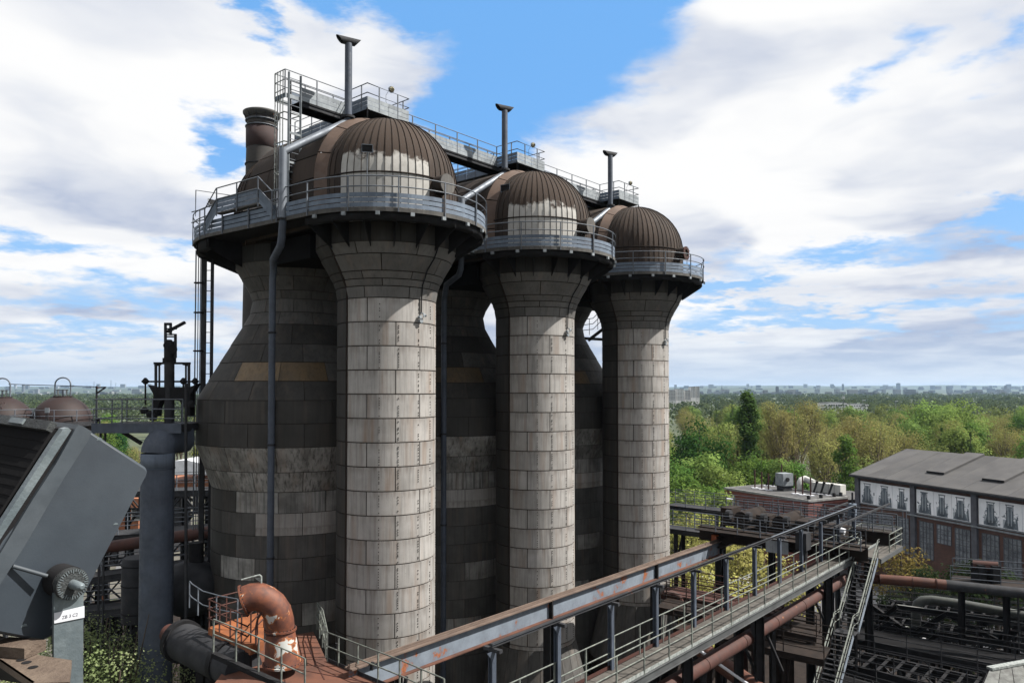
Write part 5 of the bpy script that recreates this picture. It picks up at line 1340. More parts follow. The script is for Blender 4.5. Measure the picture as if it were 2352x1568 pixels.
M['pipe_green'] = mat('pipe_green', (.060, .066, .060), (.038, .042, .040), rough=.6, scale=1.5)
bpipe = thing('bent_black_pipe', 'black pipe that rises, bends over and runs right in front of the hall yard', 'pipe', P(2105, 1430, 53))
MB().tube([P(2104, 1460, 53), P(2104, 1400, 53), P(2108, 1386, 53), P(2120, 1378, 53), P(2140, 1377, 52.7), P(2200, 1385, 52), P(2352, 1413, 50), P(2500, 1442, 48)], .31, 18).build('pipe_shell', M['pipe_green'], bpipe)
p = P(2163, 1380, 52.4); MB().bar(p, (p.x, p.y, 0), .16).build('support', M['black'], bpipe)
# platform with a winch at the right
wp_ = thing('winch_platform', 'dark railed platform with a rusty winch in front of the hall at the right edge', 'platform', P(2270, 1345, 52))
a, b = P(2186, 1338, 50), P(2420, 1358, 47)
MB().bar(a, b, 2.6, .5).build('deck', M['black_rust'], wp_)
e = (b - a).normalized(); n_ = Vector((-e.y, e.x, 0))
railing(wp_, [a + n_*-1.3 + Vector((0, 0, .25)), b + n_*-1.3 + Vector((0, 0, .25))], 1.15, (1.0, .66, .33), M['rail'], .028, 2.6)
railing(wp_, [a + n_*1.3 + Vector((0, 0, .25)), b + n_*1.3 + Vector((0, 0, .25))], 1.15, (1.0, .66, .33), M['rail'], .028, 2.6)
for k, q in enumerate((.28, .42)):
    c_ = a.lerp(b, q) + Vector((0, 0, .8)); MB().box(c_, (.5, .9, 1.2)).build('winch_frame', M['black'], wp_)
c_ = a.lerp(b, .35) + Vector((0, 0, 1.3)); MB().tube([c_ - e*.7, c_ + e*.7], .3, 14).build('winch_drum', M['rust_red'], wp_)
for q in (.1, .55, .95): p = a.lerp(b, q); MB().ibeam((p.x, p.y, 0), p, .3, .3, up=(1, 0, 0)).build('leg', M['black'], wp_)
ld2 = thing('wall_ladder', 'dark vertical ladder at the right edge below the winch platform', 'ladder', P(2325, 1440, 49))
for px in (2314, 2338): p = P(px, 1345, 49); MB().bar(p, (p.x, p.y, 8), .09).build('stringer', M['steel_dark'], ld2)
xa, xb = P(2314, 1345, 49).x, P(2338, 1345, 49).x; z = P(2314, 1345, 49).z
rg = MB().bar((xa, 49, 0), (xb, 49, 0), .04).mesh('rung', M['steel_dark'])
for i in range(14): put('rung', rg, ld2, (0, 0, z - .3 - .42*i))
# pale roof in the bottom right corner
cr_ = thing('pale_sheet_roof', 'pale grey sheet roof in the bottom right corner of the photo', 'building', P(2340, 1568, 32))
rz = P(2300, 1535, 34).z
rp_ = [PZ(2273, 1539, rz), PZ(2420, 1512, rz), PZ(2560, 1640, rz - .8), PZ(2230, 1640, rz - .8)]
for k in range(6):
    a, b = rp_[0].lerp(rp_[1], k/6 + .004), rp_[0].lerp(rp_[1], (k+1)/6 - .004); c_, d_ = rp_[3].lerp(rp_[2], (k+1)/6 - .004), rp_[3].lerp(rp_[2], k/6 + .004)
    MB().extrude([a, d_, c_, b], (0, 0, .06)).build('roof_sheet', M['beam_top'], cr_)
MB().bar(rp_[0] + Vector((0, 0, .1)), rp_[1] + Vector((0, 0, .1)), .3, .1).build('ridge_cap', M['rail_light'], cr_)
MB().bar(rp_[3] - Vector((0, 0, .2)), rp_[0] - Vector((0, 0, .2)), .15, .35).build('verge', M['black'], cr_)
for p in rp_[:2]: MB().bar((p.x, p.y, 0), p - Vector((0, 0, .1)), .4).build('post', M['black'], cr_)

# ================================================================ flat roofed red brick building
def brick_flat(name, c1, c2, mortar):
    m = bpy.data.materials.new(name); m.use_nodes = True; t = NT(m.node_tree); t.n.clear()
    obj = t.new('TexCoord').outputs['Object']; X, Y, Z = t.sep(obj)
    n = t.noise(obj, .5, 6, .65)
    br_ = t.new('TexBrick', {'Vector': t.comb(t.math('ADD', X, Y), Z, 0.), 'Color1': (*c1, 1), 'Color2': (*c2, 1), 'Mortar': (*mortar, 1), 'Scale': 1.0, 'Mortar Size': .012, 'Brick Width': .25, 'Row Height': .083})
    c = t.mix(t.ramp(n, .4, .65, 0, .55), br_.outputs[0], tuple(v*.5 for v in c1))
    sv = t.noise(t.vm('MULTIPLY', obj, (1.5, 1.5, .15)), 1.0, 4, .6); c = t.mix(t.ramp(sv, .5, .7, 0, .35), c, tuple(v*.4 for v in c1))
    b = t.new('BsdfPrincipled', {'Base Color': c, 'Roughness': .88}); o = t.new('OutputMaterial'); t.l.new(b.outputs[0], o.inputs[0]); return m
M['brick_bright'] = brick_flat('brick_bright', (.16, .042, .032), (.12, .033, .027), (.11, .05, .042))
M['brick_hall'] = brick_flat('brick_hall', (.10, .042, .030), (.062, .028, .022), (.065, .05, .044))
M['felt'] = mat('felt', (.075, .073, .073), (.052, .051, .053), rough=.9, scale=.35, rnd=.12, bump=.1, streak=0)
M['metal_trim'] = mat('metal_trim', (.24, .24, .235), (.15, .15, .15), rough=.6)
RZ = EYE - 15.5
fc = [PZ(1664.6, 1119.3, RZ), PZ(1856, 1148.5, RZ), PZ(1947.6, 1139.4, RZ)]
fc.append(fc[0] + fc[2] - fc[1])
rbld = thing('flat_roof_brick_building', 'red brick building with a flat grey roof carrying pipes, left of the hall', 'building', (fc[1].x, fc[1].y, 0))
mb = MB(); mb.prism([(p.x, p.y) for p in fc], 0, RZ - .15).build('wall', M['brick_bright'], rbld)
cc = sum(fc, Vector())/4
MB().prism([(cc.x + (p.x-cc.x)*.985, cc.y + (p.y-cc.y)*.985) for p in fc], RZ - .15, RZ - .06).build('roof', M['felt'], rbld)
for i in range(4):
    a, b = fc[i], fc[(i+1) % 4]; e = (b-a).normalized()*.1
    MB().bar(a - e - Vector((0, 0, .12)), b + e - Vector((0, 0, .12)), .26, .30).build('parapet', M['metal_trim'], rbld)
def RP(px, py): return PZ(px, py, RZ - .06)
for i, (x, y, h) in enumerate(((660, 790, 115), (703, 797, 110), (745, 802, 105), (915, 826, 120), (960, 833, 120), (1010, 839, 118), (828, 760, 122))):
    p = RP(1493 + x*.3652, 832.6 + y*.3652); hh = h*.3652/F*p.y
    t = thing('roof_pipe', 'thin rusty vent pipe on a white foot on the flat roof', 'pipe', p, 'thin rusty vent pipes on the flat roof')
    MB().tube([p, p + Vector((0, 0, hh))], .11, 8).build('pipe_shell', M['rust_red'], t)
    MB().box(p + Vector((0, 0, .07)), (1.0, .9, .14)).build('foot', M['label_white'], t)
for i, (x, y, h) in enumerate(((730, 775, 55), (770, 778, 55), (1027, 822, 68), (1072, 828, 68), (1122, 835, 66))):
    p = RP(1493 + x*.3652, 832.6 + y*.3652); hh = h*.3652/F*p.y
    t = thing('slanted_roof_flue', 'short black slanted flue on the flat roof', 'pipe', p, 'short black slanted flues on the flat roof')
    MB().tube([p, p + Vector((.55, 0, hh))], .16, 8).build('flue', M['black'], t); MB().tube([p + Vector((.55, 0, hh)), p + Vector((.58, 0, hh + .2))], .22, 8).build('flue_cap', M['black'], t); MB().box(p + Vector((0, 0, .06)), (.8, .8, .12)).build('foot', M['label_white'], t)
for i, (x, y) in enumerate(((998, 858), (1075, 850), (1158, 842), (1200, 838))):
    p = RP(1493 + x*.3652, 832.6 + y*.3652); t = tag(MB().tube([p, p + Vector((0, 0, .5)), p + Vector((0, 0, .55))], [.25, .25, .1], 10).build('roof_cowl', M['black']), 'small black cowl near the front edge of the flat roof', 'cowl', 'small black cowls on the flat roof')
p = RP(1493 + 857*.3652, 832.6 + 808*.3652)
ac = thing('roof_unit', 'grey green ventilation box with a round black fan on the flat roof', 'ventilation unit', p)
MB().box(p + Vector((0, .8, 1.75)), (5.2*.36*1.0, 1.8, 3.4*.55), Matrix.Rotation(R(20), 3, 'Z')).build('housing', M['galv_light'], ac)
MB().box(p + Vector((0, .8, .4)), (1.6, 1.5, .8), Matrix.Rotation(R(20), 3, 'Z')).build('base', M['steel_dark'], ac)
q_ = p + Matrix.Rotation(R(20), 3, 'Z') @ Vector((0, -.15, 1.8)) ; MB().tube([q_ + Vector((.05, -.05, 0)), q_ + Vector((.1, -.2, 0))], .32, 14).build('fan', M['black'], ac)
dc = thing('white_roof_duct', 'long white duct box with a bent tube on the flat roof', 'duct', RP(1880, 1125))
a, b = RP(1493 + 950*.3652, 832.6 + 803*.3652), RP(1493 + 1225*.3652, 832.6 + 838*.3652)
M['duct_white'] = mat('duct_white', (.48, .48, .46), (.40, .40, .385), rough=.6, scale=1)
MB().bar(a.lerp(b, .30) + Vector((0, .5, .85)), b + Vector((0, .5, .85)), 1.4, 1.4).build('duct_box', M['duct_white'], dc)
for i in range(5):
    q = a.lerp(b, .34 + .13*i); MB().bar(q + Vector((0, .5, .85)), q + (b-a).normalized()*.06 + Vector((0, .5, .85)), 1.46, 1.46).build('duct_seam', M['metal_trim'], dc)
MB().tube([a + Vector((-.2, 0, .1)), a + Vector((-.2, 0, 1.2)), a + Vector((.1, .2, 1.6)), a + Vector((.8, .4, 1.7)), a.lerp(b, .35) + Vector((0, .5, 1.4))], .42, 14).build('bent_tube', M['duct_white'], dc)
for i in range(7):
    w0, w1 = fc[0].lerp(fc[1], (i + .3)/7), fc[0].lerp(fc[1], (i + .7)/7)
    n_ = Vector(((fc[1]-fc[0]).y, -(fc[1]-fc[0]).x, 0)).normalized()
    f_ = MB().bar(Vector((w0.x, w0.y, 5.2)) + n_*.03, Vector((w1.x, w1.y, 5.2)) + n_*.03, .12, 1.7).build('window', M['metal_trim'], rbld)
    MB().bar(Vector((w0.x, w0.y, 5.2)).lerp(Vector((w1.x, w1.y, 5.2)), .05) + n_*.07, Vector((w0.x, w0.y, 5.2)).lerp(Vector((w1.x, w1.y, 5.2)), .95) + n_*.07, .08, 1.5).build('pane', M['glass_dark'], f_)
lpx = P(1683, 1150, 100)
sl = thing('street_lamp', 'small street lamp standing in front of the flat roofed brick building', 'street lamp', (lpx.x, lpx.y, 0))
z = P(1683, 1137, 100).z; MB().tube([(lpx.x, lpx.y, 0), (lpx.x, lpx.y, z)], .08, 6).build('mast', M['rail_light'], sl); MB().tube([(lpx.x, lpx.y, P(0, 1146, 100).z), (lpx.x - .9, lpx.y, P(0, 1145, 100).z)], .12, 6).build('lamp_head', M['label_white'], sl)

# ================================================================ the hall with the long picture frieze
HE, HZ, HRZ = Vector((.340, -.941, 0)).normalized(), EYE - 12.0, EYE - 8.8
H0 = PZ(1967, 1089, HZ); HN = Vector((-HE.y, HE.x, 0)) * -1      # outward, towards the viewer's left
if HN.x > 0: HN = -HN
HL = 54.0; HD = 20.0
def HP(t, z, o=0.): return Vector((H0.x, H0.y, 0)) + HE*t + HN*o + Vector((0, 0, z))
hall = thing('brick_hall', 'large brick hall with a low grey pitched roof and a white picture frieze, right edge', 'building', HP(0, 0))
mb = MB(); v = [HP(0, 0), HP(HL, 0), HP(HL, 0, -HD), HP(0, 0, -HD)]
mb.v = [tuple(p) for p in v] + [tuple(p + Vector((0, 0, HZ - .3))) for p in v] + [tuple(HP(0, HRZ - .3, -HD/2)), tuple(HP(HL, HRZ - .3, -HD/2))]
for f in ((0,1,5,4),(1,2,6,9,5),(2,3,7,6),(3,0,4,8,7)): mb.face(f)
mb.build('wall', M['brick_hall'], hall)
# roof: felt lengths laid up the slope
n_st = 19
for s_ in (0, 1):
    for i in range(n_st):
        t0, t1 = -.5 + (HL + 1)*i/n_st + .015, -.5 + (HL + 1)*(i+1)/n_st - .015
        e0 = (HP(t0, HZ - .1, .7), HP(t1, HZ - .1, .7), HP(t1, HRZ, -HD/2), HP(t0, HRZ, -HD/2)) if s_ == 0 else (HP(t0, HRZ, -HD/2), HP(t1, HRZ, -HD/2), HP(t1, HZ - .1, -HD - .7), HP(t0, HZ - .1, -HD - .7))
        mb = MB(); mb.extrude(e0, (0, 0, .12 + .006*(i % 2))).build('roof_felt', M['felt'], hall)
def slope(t, k, dz=0.): return HP(t, HZ - .1 + (HRZ - HZ + .1)*k + .13 + dz, .7 + (-HD/2 - .7)*k)
for t0, k0, w in ((9.2, .32, 2.6), (17.2, .30, 2.8), (26.5, .3, 2.8)):
    a, b = slope(t0, k0), slope(t0, .99)
    rs = MB().extrude([slope(t0, k0), slope(t0 + w, k0), slope(t0 + w, .99), slope(t0, .99)], (0, 0, .28)).build('roof_monitor', M['felt'], hall)
    MB().bar(slope(t0, k0, .14) + HN*.02, slope(t0 + w, k0, .14) + HN*.02, .05, .24).build('monitor_slot', M['black'], hall)
MB().bar(HP(-.6, HZ - .2, .75), HP(HL, HZ - .2, .75), .22, .26).build('gutter', M['steel_dark'], hall)
MB().bar(HP(-.55, HZ - .2, .7), HP(-.55, HRZ - .05, -HD/2), .12, .35).build('verge', M['steel_dark'], hall)
MB().bar(HP(-.55, HRZ - .05, -HD/2), HP(-.55, HZ - .2, -HD - .7), .12, .35).build('verge', M['steel_dark'], hall)
piers = [0.0, 9.27, 17.9, 26.8, 35.7, 44.6, 53.5]
M['pier'] = mat('pier', (.10, .105, .125), (.07, .072, .085), rough=.8, scale=1)
M['frieze'] = mat('frieze', (.85, .87, .92), (.72, .75, .80), rough=.75, scale=.6, rnd=.06)
M['print_dark'] = mat('print_dark', (.10, .125, .155), (.15, .175, .20), rough=.8, scale=1.5)
M['print_mid'] = mat('print_mid', (.32, .36, .40), (.42, .46, .50), rough=.8, scale=1.5)
random.seed(21)
for t in piers: MB().bar(HP(t + .35, 0, .16), HP(t + .35, HZ - .35, .16), .70, .36, up=tuple(HN)).build('pier', M['pier'], hall)
MB().bar(HP(9.0, 9.85, .45), HP(HL, 9.85, .45), .16, .18).build('string_pipe', M['galv_light'], hall)
MB().bar(HP(0, 10.1, .1), HP(HL, 10.1, .1), .2, .12).build('frieze_sill', M['galv_light'], hall)
for k, (p0, p1) in enumerate(zip(piers, piers[1:])):
    a, b = p0 + .85, p1 - .15; w = (b - a)/3
    for i in range(3):
        x0 = a + w*i
        pn = MB().bar(HP(x0 + .02, 11.7, .12), HP(x0 + w - .02, 11.7, .12), .06, 3.0).build('picture_panel', M['frieze'], hall)
        # the picture: a head of pipes and platforms over a broad machinery base, loosely drawn
        pr, pm_ = MB(), MB(); cx0 = x0 + w*(.42 + .16*random.random()); 
        def rect(mb, xa, xb, za, zb_, lean=0., o=.155):
            mb.quad(HP(xa, za, o), HP(xb, za, o), HP(xb + lean, zb_, o), HP(xa + lean, zb_, o))
        bw = w*random.uniform(.13, .23)
        rect(pm_, cx0 - bw*1.9, cx0 + bw*1.9, 10.25, 11.1 + random.random()*.3); rect(pr, cx0 - bw, cx0 + bw, 10.3, 12.3, 0, .16)
        rect(pr, cx0 - bw*1.4, cx0 + bw*1.3, 10.25, 10.9, 0, .16)
        hh_ = random.uniform(12.45, 12.9); rect(pr, cx0 - bw*.7, cx0 + bw*.7, 12.2, hh_, 0, .16)
        for s_ in (-1, 1):
            rect(pr, cx0 + s_*bw*.9 - .05, cx0 + s_*bw*.9 + .05, 11.4, 12.95, 0, .16); rect(pr, cx0 + s_*bw*1.6 - .1, cx0 + s_*bw*1.6 + .1, 10.3, 11.2, -s_*bw*.7, .16)
            rect(pm_, cx0 + s_*bw*.45 - .04, cx0 + s_*bw*.45 + .04, 10.6, 12.6, 0, .165)
        rect(pr, cx0 - bw*1.2, cx0 + bw*1.2, 12.86, 12.98, 0, .16)
        for j in range(26):
            xx = cx0 + random.uniform(-2.1, 2.0)*bw; zz_ = random.uniform(10.25, 11.5)*(1 if j % 3 else 1.06); rect(pr if j % 2 else pm_, xx, xx + random.uniform(.05, .28), zz_, zz_ + random.uniform(.06, .45), random.uniform(-.2, .2), .158)
        for j in range(3): zz_ = 10.9 + .5*j; rect(pr, cx0 - bw*1.3, cx0 + bw*1.3, zz_, zz_ + .07, 0, .162)
        if random.random() < .3:
            for dd in (.5, -.5): rect(pr, cx0 + dd*bw*2.6 - .09, cx0 + dd*bw*2.6 + .09, 10.4, 12.3, -dd*bw*1.6, .157)
        if (k + i) % 2: 
            sd = random.choice((-1, 1)); rect(pr, cx0 + sd*bw*2.0 - .12, cx0 + sd*bw*2.0 + .12, 10.25, 11.5, sd*-.1, .16)
        pr.build('print', M['print_dark'], pn, kind='stuff'); pm_.build('print', M['print_mid'], pn, kind='stuff')
    # tall steel windows
    for i in range(3):
        xa = a + .35 + w*i*1.0; ww = min(w*.78, 2.1)
        fr = MB()
        z0_, z1_ = (4.6, 9.2) if not (k == 1 and i == 1) else (6.9, 9.2)
        for j in range(5): x = xa + ww*j/4; fr.bar(HP(x, z0_, .05), HP(x, z1_, .05), .07, .08, up=tuple(HN))
        nz_ = 7 if z0_ < 5 else 4
        for j in range(nz_ + 1): z = z0_ + (z1_ - z0_)*j/nz_; fr.bar(HP(xa, z, .06), HP(xa + ww, z, .06), .08, .06)
        wf = fr.build('window', M['pier'], hall)
        MB().bar(HP(xa, (z0_+z1_)/2, .015), HP(xa + ww, (z0_+z1_)/2, .015), .03, z1_ - z0_).build('pane', M['glass_hall'] if 'glass_hall' in M else M.setdefault('glass_hall', mat('glass_hall', (.24, .27, .31), (.10, .115, .14), rough=.25, scale=.9, rnd=.3, bump=0, spec=.5)), wf)
MB().bar(HP(0, .4, .1), HP(HL, .4, .1), .2, .8).build('plinth', M['pier'], hall)
# linking low roof between the two brick buildings
lkb = thing('link_building', 'small grey roofed link between the flat roof building and the hall', 'building', (fc[2].x + 2, fc[2].y + 2, 0))
MB().box((fc[2].x + 1.5, fc[2].y + 5, 4.9), (6.5, 9, 9.8)).build('wall', M['brick_hall'], lkb); MB().box((fc[2].x + 1.5, fc[2].y + 5, 9.9), (7, 9.6, .2)).build('roof', M['felt'], lkb)
# yard in front of the hall
M['asphalt'] = mat('asphalt', (.10, .10, .105), (.07, .07, .075), rough=.9, scale=.25)
M['concrete'] = mat('concrete', (.34, .34, .35), (.20, .20, .21), rough=.85, scale=.3)
def gs(name, label, pts, z, m): return sheet(name, label, [PZ(x, y, z) for x, y in pts], z, M[m])
gs('yard_road', 'grey road and yard in front of the hall', [(1900, 1300), (2010, 1262), (2500, 1420), (2500, 1470), (2000, 1440), (1860, 1400)], .02, 'asphalt')
gs('pale_paving', 'pale sunlit paving strip behind the stairs', [(1930, 1358), (1985, 1352), (2085, 1375), (2110, 1400), (2000, 1412), (1925, 1385)], .03, 'concrete')
gs('pale_paving', 'pale sunlit paving patch below the bent black pipe', [(2060, 1395), (2420, 1425), (2440, 1530), (2230, 1500), (2070, 1470)], .03, 'concrete')
gs('park_path', 'pale path under the yellow flowering tree', [(1590, 1330), (1680, 1300), (1740, 1330), (1660, 1360)], .03, 'concrete')
gs('works_floor', 'dark cinder ground beneath the steelwork', [(1300, 1380), (1900, 1330), (1970, 1425), (2150, 1450), (2500, 1500), (2900, 2300), (200, 2300), (200, 1380)], .012, 'black_rust')
# ================================================================ trees
def leafmat(name, c1, c2, tr=.38, rnd=.16):
    c1, c2 = [tuple(v*1.05 for v in q) for q in (c1, c2)]
    m = bpy.data.materials.new(name); m.use_nodes = True; t = NT(m.node_tree); t.n.clear()
    ob = t.new('TexCoord').outputs['Object']; r_ = t.new('ObjectInfo').outputs['Random']
    co = t.vm('ADD', ob, t.comb(t.math('MULTIPLY', r_, 91.), t.math('MULTIPLY', r_, 53.), 0.))
    n = t.noise(co, .45, 4, .6); n2 = t.new('TexNoise', {'Vector': co, 'Scale': 5.0, 'Detail': 2}).outputs[0]
    c = t.mix(t.ramp(n, .38, .62), c1, c2); c = t.mix(t.ramp(n2, .35, .7, 0, .32), c, tuple(min(1, v*1.55) for v in c1))
    hs = t.new('HueSaturation', {'Hue': t.ramp(r_, 0, 1, .485, .515, smooth=False), 'Value': t.ramp(t.math('FRACT', t.math('MULTIPLY', r_, 7.)), 0, 1, 1 - rnd, 1 + rnd, smooth=False), 'Color': c}).outputs[0]
    d_ = t.new('BsdfDiffuse', {'Color': hs}); tl = t.new('BsdfTranslucent', {'Color': hs})
    mx = t.new('MixShader', {0: tr, 1: d_.outputs[0], 2: tl.outputs[0]}); o = t.new('OutputMaterial'); t.l.new(mx.outputs[0], o.inputs[0]); return m
LM = {'dark': leafmat('leaf_dark', (.030, .080, .020), (.018, .05, .014)), 'mid': leafmat('leaf_mid', (.085, .145, .032), (.045, .09, .022)),
      'bright': leafmat('leaf_bright', (.15, .205, .055), (.095, .14, .038)), 'tan': leafmat('leaf_tan', (.195, .185, .065), (.135, .13, .050)),
      'olive': leafmat('leaf_olive', (.145, .165, .052), (.09, .11, .036)), 'poplar': leafmat('leaf_poplar', (.058, .095, .026), (.036, .062, .018)),
      'yellow': leafmat('leaf_yellow', (.27, .265, .085), (.17, .18, .055)), 'blossom': leafmat('leaf_blossom', (.20, .22, .115), (.11, .14, .055)),
      'pine': leafmat('leaf_pine', (.022, .034, .014), (.014, .022, .010)), 'rusty': leafmat('leaf_rusty', (.13, .10, .032), (.08, .07, .024)), 'far': leafmat('leaf_far', (.055, .075, .034), (.032, .050, .026))}
M['bark'] = mat('bark', (.075, .058, .045), (.045, .035, .028), rough=.9, scale=3)
M['bark_pale'] = mat('bark_pale', (.15, .12, .085), (.09, .07, .05), rough=.9, scale=3)
def leaf_quads(mb, p, s, n_dir, rng):
    a = Vector((rng.gauss(0, 1), rng.gauss(0, 1), rng.gauss(0, 1))).normalized() * .7 + n_dir * 1.25
    a.normalize(); u = a.orthogonal().normalized(); w = a.cross(u); q = rng.random()*PI
    u2 = (u*math.cos(q) + w*math.sin(q))*s; w2 = (w*math.cos(q) - u*math.sin(q))*s*.7
    n = len(mb.v); mb.v += [tuple(p - u2), tuple(p - w2), tuple(p + u2), tuple(p + w2)]; mb.face((n, n+1, n+2, n+3))
def make_tree(kind, H, W, n_leaf, leaf, seed, shape='round', trunk_h=.25, twig=0, limbs=9):
    """returns (trunk mesh, crown mesh): height H, crown width W, base at the origin"""
    rng = random.Random(seed); tb, cb = MB(), MB()
    r0 = H*.018 + .06
    lean = Vector((rng.uniform(-.03, .03), rng.uniform(-.03, .03), 0))*H
    tip = Vector((0, 0, H*.9)) + lean
    tb.tube([(0, 0, -.1), tuple(Vector((0, 0, H*trunk_h)) + lean*.2), tuple(tip*.6), tuple(tip)], [r0*1.3, r0, r0*.6, .03], 7)
    blobs = []
    if shape == 'column':
        nb = 46
        for i in range(nb):
            f = (i + rng.random())/nb; z = H*(.06 + .90*f); rr = W*.5*(min(1, .35 + 2.2*f, 3.2*(1.03 - f))**.9)*.62
            q = rng.random()*2*PI; d_ = rr*rng.random()**.5; blobs.append((Vector((d_*math.cos(q), d_*math.sin(q), z)), (W*.20, W*.20, H*.05)))
    elif shape == 'cone':
        for i in range(20):
            f = (i + rng.random())/20; z = H*(.1 + .86*f); rr = W*.5*(1 - f)*.8; q = rng.random()*2*PI
            blobs.append((Vector((rr*math.cos(q), rr*math.sin(q), z)), (W*.15*(1.2-f), W*.15*(1.2-f), H*.06)))
    else:
        k = 30 if shape == 'round' else 34
        for i in range(k):
            th = rng.random()*2*PI; c = rng.uniform(-.75, 1); s_ = math.sqrt(max(0, 1-c*c)); rad = rng.uniform(.45, .95)
            zc_ = H*(trunk_h + (1-trunk_h)*.52); hz_ = H*(1-trunk_h)*.45
            b_ = rng.uniform(.12, .24)*W
            blobs.append((Vector((math.cos(th)*s_*rad*(W*.5 - b_*.5), math.sin(th)*s_*rad*(W*.5 - b_*.5), zc_ + c*rad*hz_)), (b_, b_, b_*.8)))
    for j in range(limbs):
        b_ = blobs[rng.randrange(len(blobs))][0]; z0 = H*trunk_h*rng.uniform(.75, 1.6); z0 = min(z0, b_.z*.85)
        s0 = Vector((0, 0, z0)) + lean*(z0/H); m_ = s0.lerp(b_, .5) + Vector((0, 0, H*.03))
        tb.tube([tuple(s0), tuple(m_), tuple(b_)], [r0*.45, r0*.25, .03], 5)
        for _ in range(2 if twig else 0):
            e_ = b_ + Vector((rng.uniform(-1, 1), rng.uniform(-1, 1), rng.uniform(.2, 1.4)))*W*.16; tb.tube([tuple(m_), tuple(e_)], [r0*.16, .015], 4)
    tot = sum(b_[1][0]**2 for b_ in blobs)
    for c, (rx, ry, rz_) in blobs:
        m_ = int(n_leaf * rx*rx/tot)
        for _ in range(m_):
            d_ = Vector((rng.gauss(0, 1), rng.gauss(0, 1), rng.gauss(0, 1))).normalized(); rad = rng.uniform(.55, 1.12) if rng.random() < .85 else rng.uniform(1.0, 1.4)
            leaf_quads(cb, c + Vector((d_.x*rx*rad, d_.y*ry*rad, d_.z*rz_*rad)), leaf*rng.uniform(.6, 1.25), d_ + Vector((0, 0, .4)), rng)
    return tb.mesh('trunk', M['bark_pale' if kind == 'tan' else 'bark']), cb.mesh('crown', LM[kind])
PT = {}
def proto(key, *a, **k):
    PT[key] = make_tree(*a, **k)
proto('dark', 'dark', 20, 14, 5200, .30, 1, trunk_h=.18); proto('dark2', 'dark', 16, 11, 3600, .30, 2, trunk_h=.15)
proto('mid', 'mid', 14, 10, 4200, .27, 3, trunk_h=.15); proto('mid2', 'mid', 17, 12, 4400, .29, 4, trunk_h=.2)
proto('bright', 'bright', 14, 10, 4600, .25, 5, trunk_h=.15); proto('bright2', 'bright', 20, 15, 5600, .30, 6, trunk_h=.2)
proto('tan', 'tan', 20, 12, 5600, .15, 7, trunk_h=.22, twig=1, limbs=34); proto('tan2', 'tan', 18, 13, 6400, .16, 8, trunk_h=.2, twig=1, limbs=30); proto('tan3', 'tan', 22, 10, 5200, .145, 9, trunk_h=.25, twig=1, limbs=36)
proto('olive', 'olive', 17, 12, 4200, .27, 10, trunk_h=.18, twig=1, limbs=14); proto('olive2', 'olive', 14, 11, 3600, .27, 11, trunk_h=.15)
proto('poplar', 'poplar', 26, 4.6, 8200, .21, 12, shape='column', limbs=4); proto('cone', 'poplar', 15, 6, 2400, .27, 13, shape='cone', limbs=2)
proto('slim', 'mid', 18, 6, 3400, .25, 14, shape='column', trunk_h=.2)
proto('yellow', 'yellow', 11, 11, 7200, .15, 15, trunk_h=.2, twig=1, limbs=20); proto('yellow2', 'yellow', 10, 9, 5200, .14, 16, trunk_h=.2, twig=1, limbs=16)
proto('pine', 'pine', 7, 4.2, 2600, .11, 17, trunk_h=.12); proto('shrub', 'rusty', 5, 4.0, 2200, .09, 18, trunk_h=.05, twig=1, limbs=12)
HT = {'dark': 20, 'dark2': 16, 'mid': 14, 'mid2': 17, 'bright': 14, 'bright2': 20, 'tan': 20, 'tan2': 18, 'tan3': 22, 'olive': 17, 'olive2': 14, 'poplar': 26, 'cone': 15, 'slim': 18, 'yellow': 11, 'yellow2': 10, 'pine': 7, 'shrub': 5}
KIND = {'dark': ('broadleaf_tree', 'dark green'), 'dark2': ('broadleaf_tree', 'dark green'), 'mid': ('broadleaf_tree', 'fresh green'), 'mid2': ('broadleaf_tree', 'fresh green'),
        'bright': ('broadleaf_tree', 'light green'), 'bright2': ('broadleaf_tree', 'light green'), 'tan': ('budding_tree', 'yellow brown budding'), 'tan2': ('budding_tree', 'yellow brown budding'), 'tan3': ('budding_tree', 'yellow brown budding'),
        'olive': ('broadleaf_tree', 'olive green'), 'olive2': ('broadleaf_tree', 'olive green'), 'poplar': ('poplar_tree', 'dark columnar'), 'cone': ('poplar_tree', 'dark columnar'), 'slim': ('broadleaf_tree', 'slim green')}
rt = random.Random(5)
def plant(key, x, y, h=None, w=1., label=None, group=None, name=None):
    s = (h / HT[key]) if h else rt.uniform(.85, 1.15)
    nm, ad = KIND.get(key, ('flowering_tree', ''))
    o = bpy.data.objects.new(name or nm, None); col.objects.link(o); o.location = (x, y, 0); WO[o] = Vector((x, y, 0)); o.rotation_euler = (0, 0, rt.uniform(0, 6.28)); o.scale = (s*w, s*w, s)
    for nme, me in zip(('trunk', 'crown'), PT[key]):
        c = bpy.data.objects.new(nme, me); col.objects.link(c); c.parent = o
    tag(o, label or '%s tree in the wood beyond the buildings' % ad, 'tree', group or ('%s trees in the wood' % ad)); return o
used_xy = []
def at_px(key, px, top, Y, w=1., label=None, group=None, name=None):
    p = P(px, top, Y); used_xy.append((p.x, Y)); return plant(key, p.x, Y, p.z, w, label, group, name)
BUSH = ['bushy green tree %s' % q for q in ('right against the farthest shaft, mid height of the group', 'with the highest bright crown left of the brick building', 'right above the left corner of the brick building',
  'lowest and nearest beside the foot of the farthest shaft', 'behind the roof pipes, fresh green', 'lowest bright green one by the railings', 'pressed against the shaft at the top of the group', 'fresh green, touching the left wall of the brick building', 'directly under the tall columnar poplar',
  'low and light green beside the brick wall', 'light green, above the grey roof unit', 'behind the white duct, farthest right')]
